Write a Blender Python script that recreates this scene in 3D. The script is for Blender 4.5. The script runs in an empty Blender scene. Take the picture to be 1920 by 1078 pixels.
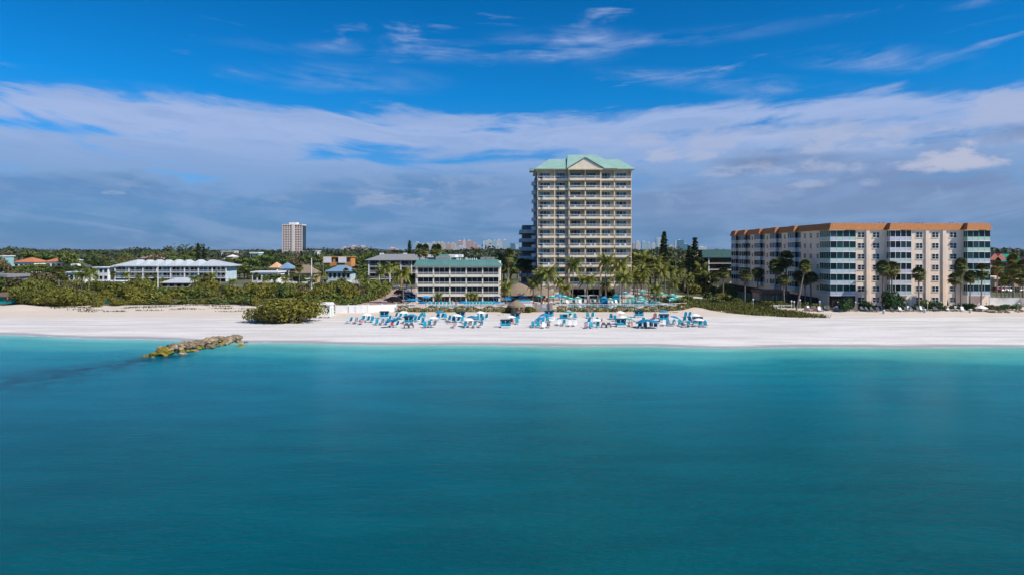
import bpy, bmesh, math, random
import numpy as np
from mathutils import Vector, Matrix
R = math.radians
random.seed(7); rng = np.random.default_rng(7)
scn = bpy.context.scene
COL = scn.collection
# ------------------------------------------------------------------ camera
HC, F, HZ = 17.0, 1280.0, 468.0        # eye height, focal length in photo pixels, horizon row
cam_d = bpy.data.cameras.new('camera'); cam = bpy.data.objects.new('camera', cam_d); COL.objects.link(cam)
cam.location = (0, 0, HC); cam.rotation_euler = (R(90), 0, 0)
cam_d.sensor_width = 36; cam_d.lens = 24; cam_d.shift_y = -71/1920
cam_d.clip_start = 0.5; cam_d.clip_end = 40000
scn.camera = cam
scn.view_settings.view_transform = 'Standard'; scn.view_settings.look = 'None'
scn.view_settings.exposure = 0.15; scn.view_settings.gamma = 1
scn.render.engine = 'CYCLES'
cy = scn.cycles
cy.max_bounces = 5; cy.diffuse_bounces = 2; cy.glossy_bounces = 2; cy.transmission_bounces = 2
cy.transparent_max_bounces = 4; cy.volume_bounces = 0; cy.caustics_reflective = False; cy.caustics_refractive = False
cy.sample_clamp_indirect = 4
# ------------------------------------------------------------------ sun and sky
SUN_EL, SUN_AZ = 44, 62            # azimuth from behind the camera (-Y) towards +X
sd = Vector((math.sin(R(SUN_AZ))*math.cos(R(SUN_EL)), -math.cos(R(SUN_AZ))*math.cos(R(SUN_EL)), math.sin(R(SUN_EL))))
sun_d = bpy.data.lights.new('sun', 'SUN'); sun = bpy.data.objects.new('sun', sun_d); COL.objects.link(sun)
sun_d.energy = 4.8; sun_d.angle = R(0.6); sun_d.color = (1, .94, .85)
sun.rotation_euler = sd.to_track_quat('Z', 'Y').to_euler(); sun.location = (60, -60, 90)

class NT:                              # tiny node-tree helper
    def __init__(s, tree): s.t = tree; s.n = tree.nodes; s.l = tree.links
    def new(s, typ, **kw):
        n = s.n.new(typ)
        for k, v in kw.items(): setattr(n, k, v)
        return n
    def put(s, sock, v):
        if isinstance(v, bpy.types.NodeSocket): s.l.new(v, sock)
        elif v is not None: sock.default_value = v
    def m(s, op, a, b=None, c=None, clamp=False):
        n = s.new('ShaderNodeMath', operation=op, use_clamp=clamp); s.put(n.inputs[0], a)
        if b is not None: s.put(n.inputs[1], b)
        if c is not None: s.put(n.inputs[2], c)
        return n.outputs[0]
    def mix(s, f, a, b, mode='MIX'):
        n = s.new('ShaderNodeMix', data_type='RGBA', blend_type=mode)
        s.put(n.inputs[0], f)
        s.put(n.inputs[6], a if isinstance(a, bpy.types.NodeSocket) else (*a, 1)[:4])
        s.put(n.inputs[7], b if isinstance(b, bpy.types.NodeSocket) else (*b, 1)[:4])
        return n.outputs[2]
    def ramp(s, f, stops, interp='LINEAR'):
        n = s.new('ShaderNodeValToRGB'); s.put(n.inputs[0], f); cr = n.color_ramp; cr.interpolation = interp
        while len(cr.elements) > 1: cr.elements.remove(cr.elements[0])
        cr.elements[0].position = stops[0][0]; cr.elements[0].color = (*stops[0][1], 1) if not isinstance(stops[0][1], (int, float)) else (stops[0][1],)*3+(1,)
        for p, c in stops[1:]:
            e = cr.elements.new(p); e.color = (*c, 1) if not isinstance(c, (int, float)) else (c, c, c, 1)
        return n.outputs[0]
    def sm(s, v, a, b, lo=0., hi=1.):
        n = s.new('ShaderNodeMapRange', interpolation_type='SMOOTHSTEP')
        s.put(n.inputs[0], v); s.put(n.inputs[1], a); s.put(n.inputs[2], b); s.put(n.inputs[3], lo); s.put(n.inputs[4], hi)
        return n.outputs[0]
    def xyz(s, x, y, z):
        n = s.new('ShaderNodeCombineXYZ'); s.put(n.inputs[0], x); s.put(n.inputs[1], y); s.put(n.inputs[2], z); return n.outputs[0]
    def noise(s, vec, scale, detail=4., rough=.5, dist=0.):
        n = s.new('ShaderNodeTexNoise'); s.put(n.inputs['Vector'], vec); s.put(n.inputs['Scale'], scale)
        s.put(n.inputs['Detail'], detail); s.put(n.inputs['Roughness'], rough); s.put(n.inputs['Distortion'], dist)
        return n.outputs['Fac']

world = bpy.data.worlds.new('World'); scn.world = world; world.use_nodes = True
W = NT(world.node_tree); bg = world.node_tree.nodes['Background']
SKY = 0.1
sky = W.new('ShaderNodeTexSky', sky_type='NISHITA', sun_disc=False, sun_elevation=R(SUN_EL), sun_rotation=math.atan2(sd.x, sd.y), altitude=0, air_density=1.0, dust_density=.3, ozone_density=4.0)
geo = W.new('ShaderNodeTexCoord'); sep = W.new('ShaderNodeSeparateXYZ'); W.l.new(geo.outputs['Generated'], sep.inputs[0])
dx, dy, dz = sep.outputs
az = W.m('ARCTAN2', dx, dy)
hor = W.m('SQRT', W.m('ADD', W.m('MULTIPLY', dx, dx), W.m('MULTIPLY', dy, dy)))
el = W.m('ARCTAN2', dz, hor)
def A(px): return math.atan((px-960)/F)
def E(px, py): return math.atan((HZ-py)/F*math.cos(A(px)))
S = .90/SKY
def sc(c): return tuple(x*S for x in c)
# clear sky: the Nishita sky graded towards the deep blue of the photograph
clear = W.mix(1.0, sky.outputs[0], W.ramp(W.m('DIVIDE', el, 1.2, clamp=True), [(0, (.42, .68, .95)), (.08, (.26, .60, 1.02)), (.18, (.03, .66, 1.14)), (.32, (.005, .54, .98)), (1, (.03, .5, .85))]), 'MULTIPLY')
# cloud coordinates: clouds are laid out by azimuth and elevation, stretched along the horizon
warp = W.noise(W.xyz(W.m('MULTIPLY', az, 3.), W.m('MULTIPLY', el, 8.), 3.3), 1.0, 3.)
elw = W.m('ADD', el, W.m('MULTIPLY', W.m('SUBTRACT', warp, .5), .05))
tilt = W.m('SUBTRACT', elw, W.m('MULTIPLY', W.m('MULTIPLY', az, az), .12))
st1 = W.noise(W.xyz(W.m('MULTIPLY', az, 2.2), W.m('MULTIPLY', tilt, 15.), 0.), 1.6, 7., .55)
st2 = W.noise(W.xyz(W.m('MULTIPLY', az, 5.), W.m('MULTIPLY', tilt, 34.), 7.), 1.3, 7., .62, .6)
pf = W.noise(W.xyz(W.m('MULTIPLY', az, 9.), W.m('MULTIPLY', el, 22.), 1.), 1.2, 8., .58, .3)
pf2 = W.noise(W.xyz(W.m('MULTIPLY', az, 14.), W.m('MULTIPLY', el, 30.), 2.), 1.1, 9., .62, .25)
soft = W.noise(W.xyz(W.m('MULTIPLY', az, 4.), W.m('MULTIPLY', el, 13.), 5.), 1.1, 6., .5)
def spot(px, py, rx, ry, rot=0.):      # a soft elliptical region of the sky, 1 inside, 0 outside
    a = W.m('SUBTRACT', az, A(px)); e = W.m('SUBTRACT', el, E(px, py)); k = math.cos(A(px))**2
    if rot: e = W.m('SUBTRACT', e, W.m('MULTIPLY', a, rot))
    a = W.m('DIVIDE', a, rx/F*k); e = W.m('DIVIDE', e, ry/F*math.cos(A(px)))
    d = W.m('SQRT', W.m('ADD', W.m('MULTIPLY', a, a), W.m('MULTIPLY', e, e)))
    return W.sm(d, 1.0, 0.1)
def mx(*v):
    r = v[0]
    for x in v[1:]: r = W.m('MAXIMUM', r, x)
    return r
def add(*v):
    r = v[0]
    for x in v[1:]: r = W.m('ADD', r, x)
    return r
mul = lambda a, b: W.m('MULTIPLY', a, b)
c = clear
# broad lavender-white cirrostratus band
band = mul(W.sm(elw, .035, .08), W.sm(elw, W.m('ADD', .212, mul(W.m('ABSOLUTE', az), .0)), .178))
gaps = mx(spot(60, 238, 220, 22), spot(850, 290, 420, 26), mul(spot(1500, 236, 420, 22), .9))
ba = mul(W.sm(W.m('SUBTRACT', add(mul(band, 1.05), mul(W.m('SUBTRACT', st1, .5), 1.9), mul(W.m('SUBTRACT', st2, .5), 2.3), mul(W.m('SUBTRACT', pf, .5), 1.1)), mul(gaps, .55)), .22, 1.05), .93)
bandcol = W.mix(W.sm(el, .08, .17), sc((.21, .36, .63)), sc((.38, .49, .77)))
bandcol = W.mix(W.sm(st2, .40, .68, 0., .5), bandcol, sc((.22, .36, .65)))
c = W.mix(ba, c, bandcol)
# high wisps
wm = mx(spot(1060, 88, 210, 42), mul(spot(980, 95, 640, 26, .03), .75), mul(spot(1640, 112, 230, 34, -.13), 1.), mul(spot(1830, 6, 90, 12), .7), mul(spot(640, 150, 260, 40), .5), mul(spot(140, 175, 260, 30, .12), .9), mul(spot(1400, 160, 380, 28, -.15), .6))
wa = W.m('MULTIPLY', wm, W.sm(add(mul(st2, .6), mul(pf, .4)), .40, .66, .0, .85), clamp=True)
c = W.mix(wa, c, sc((.30, .42, .72)))
# low grey-blue stratus
lowtop = W.m('ADD', .094, add(mul(W.m('SUBTRACT', soft, .5), .10), mul(W.m('SUBTRACT', pf, .5), .05)))
lowm = mx(W.sm(el, lowtop, W.m('SUBTRACT', lowtop, .022)), mul(spot(1500, 330, 520, 130), W.sm(soft, .36, .52)), mul(spot(820, 350, 330, 40), W.sm(soft, .40, .5)))
lowcol = W.mix(W.sm(az, -.25, .35), sc((.115, .265, .52)), sc((.185, .28, .49)))
lowcol = W.mix(W.sm(el, .06, .0), lowcol, sc((.09, .225, .45)))
lowcol = W.mix(W.sm(W.m('ADD', mul(st2, .6), mul(pf, .4)), .42, .62, 0, .6), lowcol, sc((.24, .37, .62)))
lowcol = W.mix(mul(W.sm(pf2, .5, .66, 0, .55), W.sm(el, .03, .09)), lowcol, sc((.30, .40, .62)))
c = W.mix(mul(lowm, .92), c, lowcol)
# sun-lit puffs with grey undersides on the right
puffs = [(1800, 300, 120, 36, 1.), (1740, 312, 70, 24, .9), (1850, 306, 60, 22, .9), (1250, 296, 60, 16, .6), (1330, 270, 90, 18, .45), (1700, 240, 120, 22, .5), (1285, 292, 70, 22, .55), (1450, 318, 160, 18, .45), (1620, 268, 150, 26, .55), (1510, 318, 60, 14, .35), (1200, 262, 80, 22, .4), (725, 378, 70, 14, .3),
         (1530, 345, 60, 10, .4), (1870, 215, 110, 34, .45), (1640, 345, 50, 10, .35), (1480, 250, 260, 22, .35), (215, 362, 40, 7, .35), (1880, 265, 90, 26, .3)]
pm = None
for (px, py, rx, ry, s_) in puffs:
    sp_ = spot(px, py, rx*1.6, ry*1.9); q = mul(mul(W.sm(add(mul(sp_, .9), mul(W.m('SUBTRACT', pf2, .5), 3.2)), .42, .95), W.sm(sp_, .02, .3)), s_)
    q = mul(q, W.sm(el, E(px, py+ry*.9), E(px, py+ry*.3)))
    pm = q if pm is None else mx(pm, q)
c = W.mix(pm, c, sc((.47, .51, .67)))
um = mx(mul(spot(1800, 345, 150, 16), .4), mul(spot(1480, 300, 200, 14), .5), mul(spot(1900, 250, 110, 24), .6))
c = W.mix(mul(um, W.sm(pf, .35, .6)), c, sc((.14, .21, .38)))
# below the horizon: dull ground tone
c = W.mix(W.sm(el, 0., -.02), c, sc((.05, .12, .16)))
W.l.new(c, bg.inputs[0]); bg.inputs[1].default_value = SKY

# ------------------------------------------------------------------ materials
MATS = {}
def mat(name, col, rough=.7, var=.12, scale=1.5, metal=0., spec=.4, streak=None, bump=0., rnd=0., col2=None, stretch=None):
    if name in MATS: return MATS[name]
    m = bpy.data.materials.new(name); m.use_nodes = True; T = NT(m.node_tree); b = T.n['Principled BSDF']
    tc = T.new('ShaderNodeTexCoord'); v = tc.outputs['Object']
    if stretch:
        mp = T.new('ShaderNodeMapping'); T.l.new(v, mp.inputs[0]); mp.inputs['Scale'].default_value = stretch; v = mp.outputs[0]
    n = T.noise(v, scale, 5., .6)
    lo = tuple(x*(1-var) for x in col); hi = tuple(min(1, x*(1+var)) for x in col)
    c = T.mix(T.sm(n, .3, .7), lo, col2 or hi)
    if streak:                      # vertical seams: every `streak` metres along object x+y
        s = T.new('ShaderNodeSeparateXYZ'); T.l.new(tc.outputs['Object'], s.inputs[0])
        f = T.m('FRACT', T.m('DIVIDE', T.m('ADD', s.outputs[0], T.m('MULTIPLY', s.outputs[1], .0)), streak))
        c = T.mix(T.sm(f, .12, .02), c, tuple(x*.45 for x in col))
    if rnd:
        oi = T.new('ShaderNodeObjectInfo')
        c = T.mix(1.0, c, T.ramp(oi.outputs['Random'], [(0, 1-rnd), (.5, 1.), (1, 1+rnd)]), 'MULTIPLY')
    T.put(b.inputs['Base Color'], c); b.inputs['Roughness'].default_value = rough
    b.inputs['Metallic'].default_value = metal; b.inputs['Specular IOR Level'].default_value = spec
    if bump:
        bn = T.new('ShaderNodeBump'); bn.inputs['Strength'].default_value = bump; bn.inputs['Distance'].default_value = .06; T.l.new(T.noise(v, scale*6, 4.), bn.inputs['Height']); T.l.new(bn.outputs[0], b.inputs['Normal'])
    MATS[name] = m; return m
def leafmat(name, dark, light, yellow=None, rough=.55):
    m = bpy.data.materials.new(name); m.use_nodes = True; T = NT(m.node_tree); b = T.n['Principled BSDF']
    tc = T.new('ShaderNodeTexCoord'); g = T.new('ShaderNodeNewGeometry'); oi = T.new('ShaderNodeObjectInfo')
    n = T.noise(tc.outputs['Object'], .8, 3., .6)
    c = T.mix(T.sm(n, .3, .7), dark, light)
    if yellow: c = T.mix(T.sm(T.noise(tc.outputs['Object'], 2.3, 2.), .56, .72, 0, .8), c, yellow)
    c = T.mix(1.0, c, T.ramp(g.outputs['Random Per Island'], [(0, .6), (.5, 1.), (1, 1.45)]), 'MULTIPLY')
    c = T.mix(1.0, c, T.ramp(oi.outputs['Random'], [(0, (.75, .85, .8)), (.35, (1.15, 1.05, .8)), (.7, (.9, .95, 1.)), (1, (1.3, 1.15, .9))]), 'MULTIPLY')
    T.put(b.inputs['Base Color'], c); b.inputs['Roughness'].default_value = rough; b.inputs['Specular IOR Level'].default_value = .25
    MATS[name] = m; return m
def glassmat(name, col, rnd=.5, rough=.06, spec=.5):
    m = bpy.data.materials.new(name); m.use_nodes = True; T = NT(m.node_tree); b = T.n['Principled BSDF']
    g = T.new('ShaderNodeNewGeometry'); oi = T.new('ShaderNodeObjectInfo')
    r = T.m('FRACT', T.m('ADD', T.m('MULTIPLY', g.outputs['Random Per Island'], 7.3), oi.outputs['Random']))
    c = T.mix(1., col, T.ramp(r, [(0, 1-rnd), (.7, 1.), (.85, 1+rnd), (1, 1+rnd*2)]), 'MULTIPLY')
    T.put(b.inputs['Base Color'], c); b.inputs['Roughness'].default_value = rough; b.inputs['Specular IOR Level'].default_value = spec
    MATS[name] = m; return m

cream = mat('cream_stucco', (.80, .69, .54), .85, .07, .6)
cream2 = mat('warm_stucco', (.78, .62, .42), .85, .05, .6)
tan = mat('tan_stucco', (.50, .36, .25), .85, .08, .6)
white = mat('white_paint', (.80, .80, .80), .5, .04, 1.)
whitew = mat('white_wall', (.78, .77, .75), .75, .08, .5)
fabw = mat('white_fabric', (.85, .84, .82), .8, .04, 3.)
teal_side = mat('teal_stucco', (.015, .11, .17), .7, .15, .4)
mint = mat('mint_metal_roof', (.29, .46, .39), .5, .10, .5, streak=.62)
tealroof = mat('teal_metal_roof', (.09, .22, .20), .5, .12, .5, streak=.55)
grey = mat('grey_concrete', (.30, .30, .31), .85, .12, .5)
dgrey = mat('dark_grey', (.07, .07, .075), .7, .2, 1.)
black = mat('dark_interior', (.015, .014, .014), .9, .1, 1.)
greyroof = mat('grey_shingle_roof', (.24, .245, .25), .8, .15, 1.5)
paleroof = mat('pale_metal_roof', (.50, .53, .55), .5, .1, 1., streak=.6)
blueroof = mat('blue_metal_roof', (.19, .30, .42), .5, .1, 1., streak=.6)
greenroof = mat('dark_green_roof', (.035, .085, .075), .6, .2, 1.)
brightgreenroof = mat('green_tile_roof', (.0, .24, .15), .5, .15, 1.)
orangetile = mat('orange_barrel_tile', (.50, .145, .055), .8, .25, 3., col2=(.60, .24, .11))
mansard = mat('terracotta_tile', (.40, .155, .05), .8, .3, 2., bump=.3, stretch=(1, 1, 5))
peach = mat('peach_stucco', (.83, .66, .52), .85, .06, .4)
peachd = mat('peach_band', (.50, .33, .24), .85, .08, .5)
pinkw = mat('pinkish_stucco', (.60, .46, .42), .85, .08, .4)
orangew = mat('orange_stucco', (.55, .23, .06), .85, .12, .5)
bluew = mat('pale_blue_siding', (.45, .58, .62), .7, .1, .5)
aquaw = mat('aqua_paint', (.25, .48, .50), .7, .1, .5)
gl_teal = glassmat('teal_glass', (.015, .13, .19), .6)
gl_dark = glassmat('dark_glass', (.012, .022, .028), .7)
gl_blue = glassmat('blue_glass', (.02, .14, .25), .6)
lav = mat('lavender_panel', (.50, .49, .60), .5, .08, 1.)
mintp = mat('mint_panel', (.43, .55, .48), .5, .08, 1.)
aquap = mat('pale_aqua_panel', (.47, .55, .58), .5, .08, 1.)
mullion_t = mat('teal_mullion', (.25, .55, .50), .5, .08, 1.)
bark = mat('brown_bark', (.10, .075, .055), .95, .3, 4., bump=.5)
palmbark = mat('grey_palm_bark', (.21, .18, .15), .95, .25, 3., bump=.5, stretch=(1, 1, 4))
thatch = mat('palm_thatch', (.25, .19, .135), .95, .35, 5., bump=.8, stretch=(3, 3, 1))
wood = mat('weathered_wood', (.30, .26, .21), .85, .2, 3.)
turq = mat('turquoise_fabric', (.0, .25, .37), .75, .15, 3., rnd=.25)
blue = mat('blue_canvas', (.0, .21, .42), .75, .12, 2., rnd=.2)
navy = mat('navy_canvas', (.0, .045, .065), .7, .15, 2.)
tealf = mat('teal_canvas', (.0, .30, .28), .75, .1, 2., rnd=.2)
greyf = mat('grey_fabric', (.10, .10, .12), .8, .2, 3., rnd=.3)
steel = mat('galvanised_pole', (.45, .45, .44), .5, .1, 1., metal=.3)
tyre = mat('rubber', (.02, .02, .02), .8, .1, 1.)
leaf = leafmat('broad_leaves', (.05, .08, .014), (.12, .155, .03), (.19, .17, .04))
leafd = leafmat('dark_leaves', (.022, .045, .014), (.06, .09, .025))
leafb = leafmat('brownish_leaves', (.075, .065, .035), (.12, .10, .05), (.17, .13, .08))
leafo = leafmat('scrub_leaves', (.09, .10, .014), (.165, .165, .024), (.23, .18, .04))
leafh = leafmat('hedge_leaves', (.09, .09, .015), (.20, .17, .03), (.30, .22, .07))
leafg = leafmat('clipped_leaves', (.010, .040, .008), (.03, .075, .015))
palml = leafmat('coconut_fronds', (.08, .105, .015), (.19, .21, .035), (.30, .24, .05))
palmd = leafmat('sabal_fans', (.055, .075, .018), (.14, .155, .04), (.24, .20, .06))
deadl = leafmat('dry_fronds', (.16, .10, .045), (.28, .18, .08))
grassm = leafmat('dune_grass_blades', (.09, .095, .02), (.17, .17, .04), (.28, .23, .09))

# ------------------------------------------------------------------ mesh helpers
class MB:
    def __init__(s): s.v = []; s.f = []
    def quad(s, *p):
        n = len(s.v); s.v += [tuple(q) for q in p]; s.f.append(tuple(range(n, n+len(p)))); return s
    def box(s, x0, x1, y0, y1, z0, z1):
        n = len(s.v)
        s.v += [(x0, y0, z0), (x1, y0, z0), (x1, y1, z0), (x0, y1, z0), (x0, y0, z1), (x1, y0, z1), (x1, y1, z1), (x0, y1, z1)]
        s.f += [tuple(n+i for i in q) for q in ((0, 3, 2, 1), (4, 5, 6, 7), (0, 1, 5, 4), (1, 2, 6, 5), (2, 3, 7, 6), (3, 0, 4, 7))]
        return s
    def rings(s, rings, cap=True):     # list of rings of points, lofted
        n = len(s.v); k = len(rings[0])
        for r in rings: s.v += [tuple(p) for p in r]
        for i in range(len(rings)-1):
            for j in range(k):
                a, b = n+i*k+j, n+i*k+(j+1) % k
                s.f.append((a, b, b+k, a+k))
        if cap:
            s.f.append(tuple(n+j for j in reversed(range(k)))); s.f.append(tuple(n+(len(rings)-1)*k+j for j in range(k)))
        return s
    def tube(s, pts, rad, k=6):
        pts = [Vector(p) for p in pts]; rs = []
        for i, p in enumerate(pts):
            t = (pts[min(i+1, len(pts)-1)]-pts[max(i-1, 0)]).normalized()
            a = t.cross(Vector((0, 1, 0)) if abs(t.y) < .9 else Vector((1, 0, 0))).normalized(); b = t.cross(a)
            r = rad[i] if isinstance(rad, (list, tuple)) else rad
            rs.append([p+(a*math.cos(2*math.pi*j/k)+b*math.sin(2*math.pi*j/k))*r for j in range(k)])
        return s.rings([list(reversed(r)) for r in rs])
    def cyl(s, x, y, z0, z1, r0, r1=None, k=8): return s.tube([(x, y, z0), (x, y, z1)], [r0, r0 if r1 is None else r1], k)
    def hip(s, x0, x1, y0, y1, z0, z1, rx0, rx1, ry0, ry1=None, t=.15):   # hip roof with fascia
        ry1 = ry0 if ry1 is None else ry1
        n = len(s.v)
        s.v += [(x0, y0, z0-t), (x1, y0, z0-t), (x1, y1, z0-t), (x0, y1, z0-t), (x0, y0, z0), (x1, y0, z0), (x1, y1, z0), (x0, y1, z0)]
        s.v += [(rx0, ry0, z1), (rx1, ry0, z1), (rx1, ry1+.01, z1), (rx0, ry1+.01, z1)]
        q = ((0, 3, 2, 1), (0, 1, 5, 4), (1, 2, 6, 5), (2, 3, 7, 6), (3, 0, 4, 7), (4, 5, 9, 8), (5, 6, 10, 9), (6, 7, 11, 10), (7, 4, 8, 11), (8, 9, 10, 11))
        s.f += [tuple(n+i for i in f) for f in q]; return s
    def mesh(s, name):
        me = bpy.data.meshes.new(name); me.from_pydata(s.v, [], s.f); me.update(); return me
    def build(s, name, m, parent=None, loc=(0, 0, 0), rz=0):
        return link(name, s.mesh(name), m, parent, loc, rz)
def link(name, me, m, parent=None, loc=(0, 0, 0), rz=0):
    if m is not None and not me.materials: me.materials.append(m)
    o = bpy.data.objects.new(name, me); COL.objects.link(o); o.location = loc; o.rotation_euler = (0, 0, rz)
    if parent is not None: o.parent = parent
    return o
def quadmesh(name, V):                 # V: (N,4,3) array of loose quads
    V = np.asarray(V, dtype=np.float32); N = len(V)
    me = bpy.data.meshes.new(name); me.vertices.add(N*4); me.vertices.foreach_set('co', V.reshape(-1))
    me.loops.add(N*4); me.loops.foreach_set('vertex_index', np.arange(N*4, dtype=np.int32))
    me.polygons.add(N); me.polygons.foreach_set('loop_start', np.arange(0, N*4, 4, dtype=np.int32))
    me.update(calc_edges=True); return me
def tag(o, label=None, cat=None, group=None, kind=None):
    if label: o['label'] = label
    if cat: o['category'] = cat
    if group: o['group'] = group
    if kind: o['kind'] = kind
    return o
def empty(name, loc, label=None, cat=None, group=None, rz=0):
    o = bpy.data.objects.new(name, None); COL.objects.link(o); o.location = loc; o.rotation_euler = (0, 0, rz); o.empty_display_size = .3
    return tag(o, label, cat, group)
KIDS = {}
def copy_tree(o, parent=None):
    c = o.copy(); COL.objects.link(c)
    if parent is not None: c.parent = parent
    for k in ('label', 'group'):
        if parent is None and k in c: del c[k]
    for ch in KIDS.get(o.name) or [x for x in bpy.data.objects if x.parent == o]:
        KIDS.setdefault(o.name, []) if False else None
        copy_tree(ch, c)
    return c
def freeze(o):                         # remember children so copying stays quick
    KIDS[o.name] = [x for x in bpy.data.objects if x.parent == o]
    for x in KIDS[o.name]: freeze(x)
    return o
ORD = 'first second third fourth fifth sixth seventh eighth ninth tenth eleventh twelfth thirteenth fourteenth fifteenth sixteenth seventeenth eighteenth nineteenth twentieth'.split()
def ordn(i):
    if i < 20: return ORD[i]
    i += 1; tens = {2: 'twenty', 3: 'thirty', 4: 'forty', 5: 'fifty', 6: 'sixty', 7: 'seventy'}[i//10]
    return {2: 'twentieth', 3: 'thirtieth', 4: 'fortieth', 5: 'fiftieth', 6: 'sixtieth', 7: 'seventieth'}[i//10] if i % 10 == 0 else tens+'-'+ORD[i % 10-1]
def pxof(o): return 960+F*o.location.x/max(o.location.y, 1)
def name_row(objs, base, where='', cat=None, group=None):   # ordinal labels for look-alikes in one row
    objs = sorted(objs, key=pxof)
    for i, o in enumerate(objs):
        tag(o, f'{base}{", " if True else ""}{ordn(i)} from the left {where}'.strip(), cat, group)

# ------------------------------------------------------------------ terrain
SX = [-9000, -400, -103, -78, -51, -31, 0, 22.6, 36, 59, 90, 400, 9000]
SY = [190, 175, 137, 131, 125.4, 122.9, 121.6, 120, 118, 119, 119.6, 117, 110]
def shore(x): return np.interp(x, SX, SY)
def sm01(t): t = np.clip(t, 0, 1); return t*t*(3-2*t)
def gz(x, y):
    d = y-shore(x)+.5*np.sin(x*.21)+.35*np.sin(x*.063+2)
    z = np.where(d < 0, np.maximum(d*.05, -6), .12*np.minimum(d, 6)+.78*sm01((d-6)/44)+.4*sm01((d-48)/22))
    dune = np.exp(-((y-183-.03*(x+80))/6)**2)*sm01((-38-x)/20)*(.45+.3*np.sin(x*.13)+.18*np.sin(x*.41+y*.2))
    dune2 = np.exp(-((y-176)/5)**2)*sm01((x-42)/6)*sm01((84-x)/6)*.35
    return z+dune+dune2+sm01((d-10)/10)*.035*np.sin(x*.9+.8*np.sin(y*.35))*np.sin(y*.6+.5*np.sin(x*.2))
def at(px, py, guess=150.):            # the point of the ground seen at a photo pixel
    Y = guess
    for _ in range(30):
        z = float(gz((px-960)*Y/F, Y)); Y = .5*Y+.5*(HC-z)*F/(py-HZ)
    X = (px-960)*Y/F; return X, Y, float(gz(X, Y))
def grid(xs, ys, zf):
    X, Y = np.meshgrid(xs, ys); Z = zf(X, Y); nx, ny = len(xs), len(ys)
    co = np.stack([X, Y, Z], -1).reshape(-1, 3)
    i = np.arange(ny-1)[:, None]*nx+np.arange(nx-1)[None]; i = i.reshape(-1)
    q = np.stack([i, i+1, i+1+nx, i+nx], -1)
    me = bpy.data.meshes.new('g'); me.vertices.add(len(co)); me.vertices.foreach_set('co', co.reshape(-1).astype(np.float32))
    me.loops.add(len(q)*4); me.loops.foreach_set('vertex_index', q.reshape(-1).astype(np.int32))
    me.polygons.add(len(q)); me.polygons.foreach_set('loop_start', np.arange(0, len(q)*4, 4, dtype=np.int32))
    me.update(calc_edges=True); me.polygons.foreach_set('use_smooth', np.ones(len(q), dtype=bool)); return me, co
xs = np.concatenate([[-9000, -4000, -1500, -600, -300], np.arange(-220, 221, .9), [300, 600, 1500, 4000, 9000]])
# sand
me, co = grid(xs, np.concatenate([[20, 60, 90], np.arange(100, 190.1, .8)]), gz); me.name = 'beach'
m = bpy.data.materials.new('sand'); m.use_nodes = True; T = NT(m.node_tree); b = T.n['Principled BSDF']
tc = T.new('ShaderNodeTexCoord'); mp = T.new('ShaderNodeMapping'); T.l.new(tc.outputs['Object'], mp.inputs[0]); mp.inputs['Scale'].default_value = (.05, .45, 1)
n1 = T.noise(mp.outputs[0], 1., 6., .6); n2 = T.noise(tc.outputs['Object'], 1.1, 5., .6); n3 = T.noise(tc.outputs['Object'], .12, 4.)
sp = T.new('ShaderNodeSeparateXYZ'); T.l.new(tc.outputs['Object'], sp.inputs[0])
c = T.mix(T.sm(n1, .35, .65), (.56, .52, .485), (.70, .665, .63))
c = T.mix(T.sm(T.m('ADD', sp.outputs[1], T.m('MULTIPLY', n3, 10.)), 158, 172, 0, .8), c, (.63, .52, .41))      # drier, trampled, warmer sand up the beach
wob = T.noise(T.xyz(T.m('MULTIPLY', sp.outputs[0], .03), 0., 0.), 1., 2.)
for yt in (141., 142.8, 151., 152.7, 163., 164.6):
    ln = T.m('ABSOLUTE', T.m('SUBTRACT', T.m('ADD', sp.outputs[1], T.m('MULTIPLY', wob, 9.+yt*.02)), yt+5)); c = T.mix(T.m('MULTIPLY', T.sm(ln, .34, .12), T.sm(n3, .40, .56, 0, .35)), c, (.45, .40, .36))
c = T.mix(T.sm(n2, .5, .68, 0, .3), c, (.52, .47, .42))
c = T.mix(T.sm(T.m('ADD', sp.outputs[2], T.m('MULTIPLY', T.m('SUBTRACT', n1, .5), .35)), .30, .12, 0, .85), c, (.33, .31, .31))       # wet sand
T.put(b.inputs['Base Color'], c); b.inputs['Specular IOR Level'].default_value = .2
T.put(b.inputs['Roughness'], T.sm(sp.outputs[2], .05, .4, .35, .9))
bn = T.new('ShaderNodeBump'); bn.inputs['Strength'].default_value = .5; bn.inputs['Distance'].default_value = .12; T.l.new(T.noise(tc.outputs['Object'], 1.6, 6., .7), bn.inputs['Height']); T.l.new(bn.outputs[0], b.inputs['Normal'])
tag(link('beach', me, m), kind='structure')
# soil and grass behind the beach
me, co = grid(xs, np.concatenate([np.arange(190, 300, 2.5), [300, 350, 420, 600, 900, 1500, 3000, 9000]]), lambda x, y: np.where(y < 189.5, 0, gz(x, y))); me.name = 'ground'
m = bpy.data.materials.new('soil_and_grass'); m.use_nodes = True; T = NT(m.node_tree); b = T.n['Principled BSDF']
tc = T.new('ShaderNodeTexCoord'); n1 = T.noise(tc.outputs['Object'], .06, 5., .6); n2 = T.noise(tc.outputs['Object'], .7, 5., .6)
c = T.mix(T.sm(n1, .42, .58), (.05, .07, .018), (.15, .135, .07)); c = T.mix(T.sm(n2, .4, .7, 0, .5), c, (.10, .10, .04))
T.put(b.inputs['Base Color'], c); b.inputs['Roughness'].default_value = .95
tag(link('ground', me, m), kind='structure')
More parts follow.
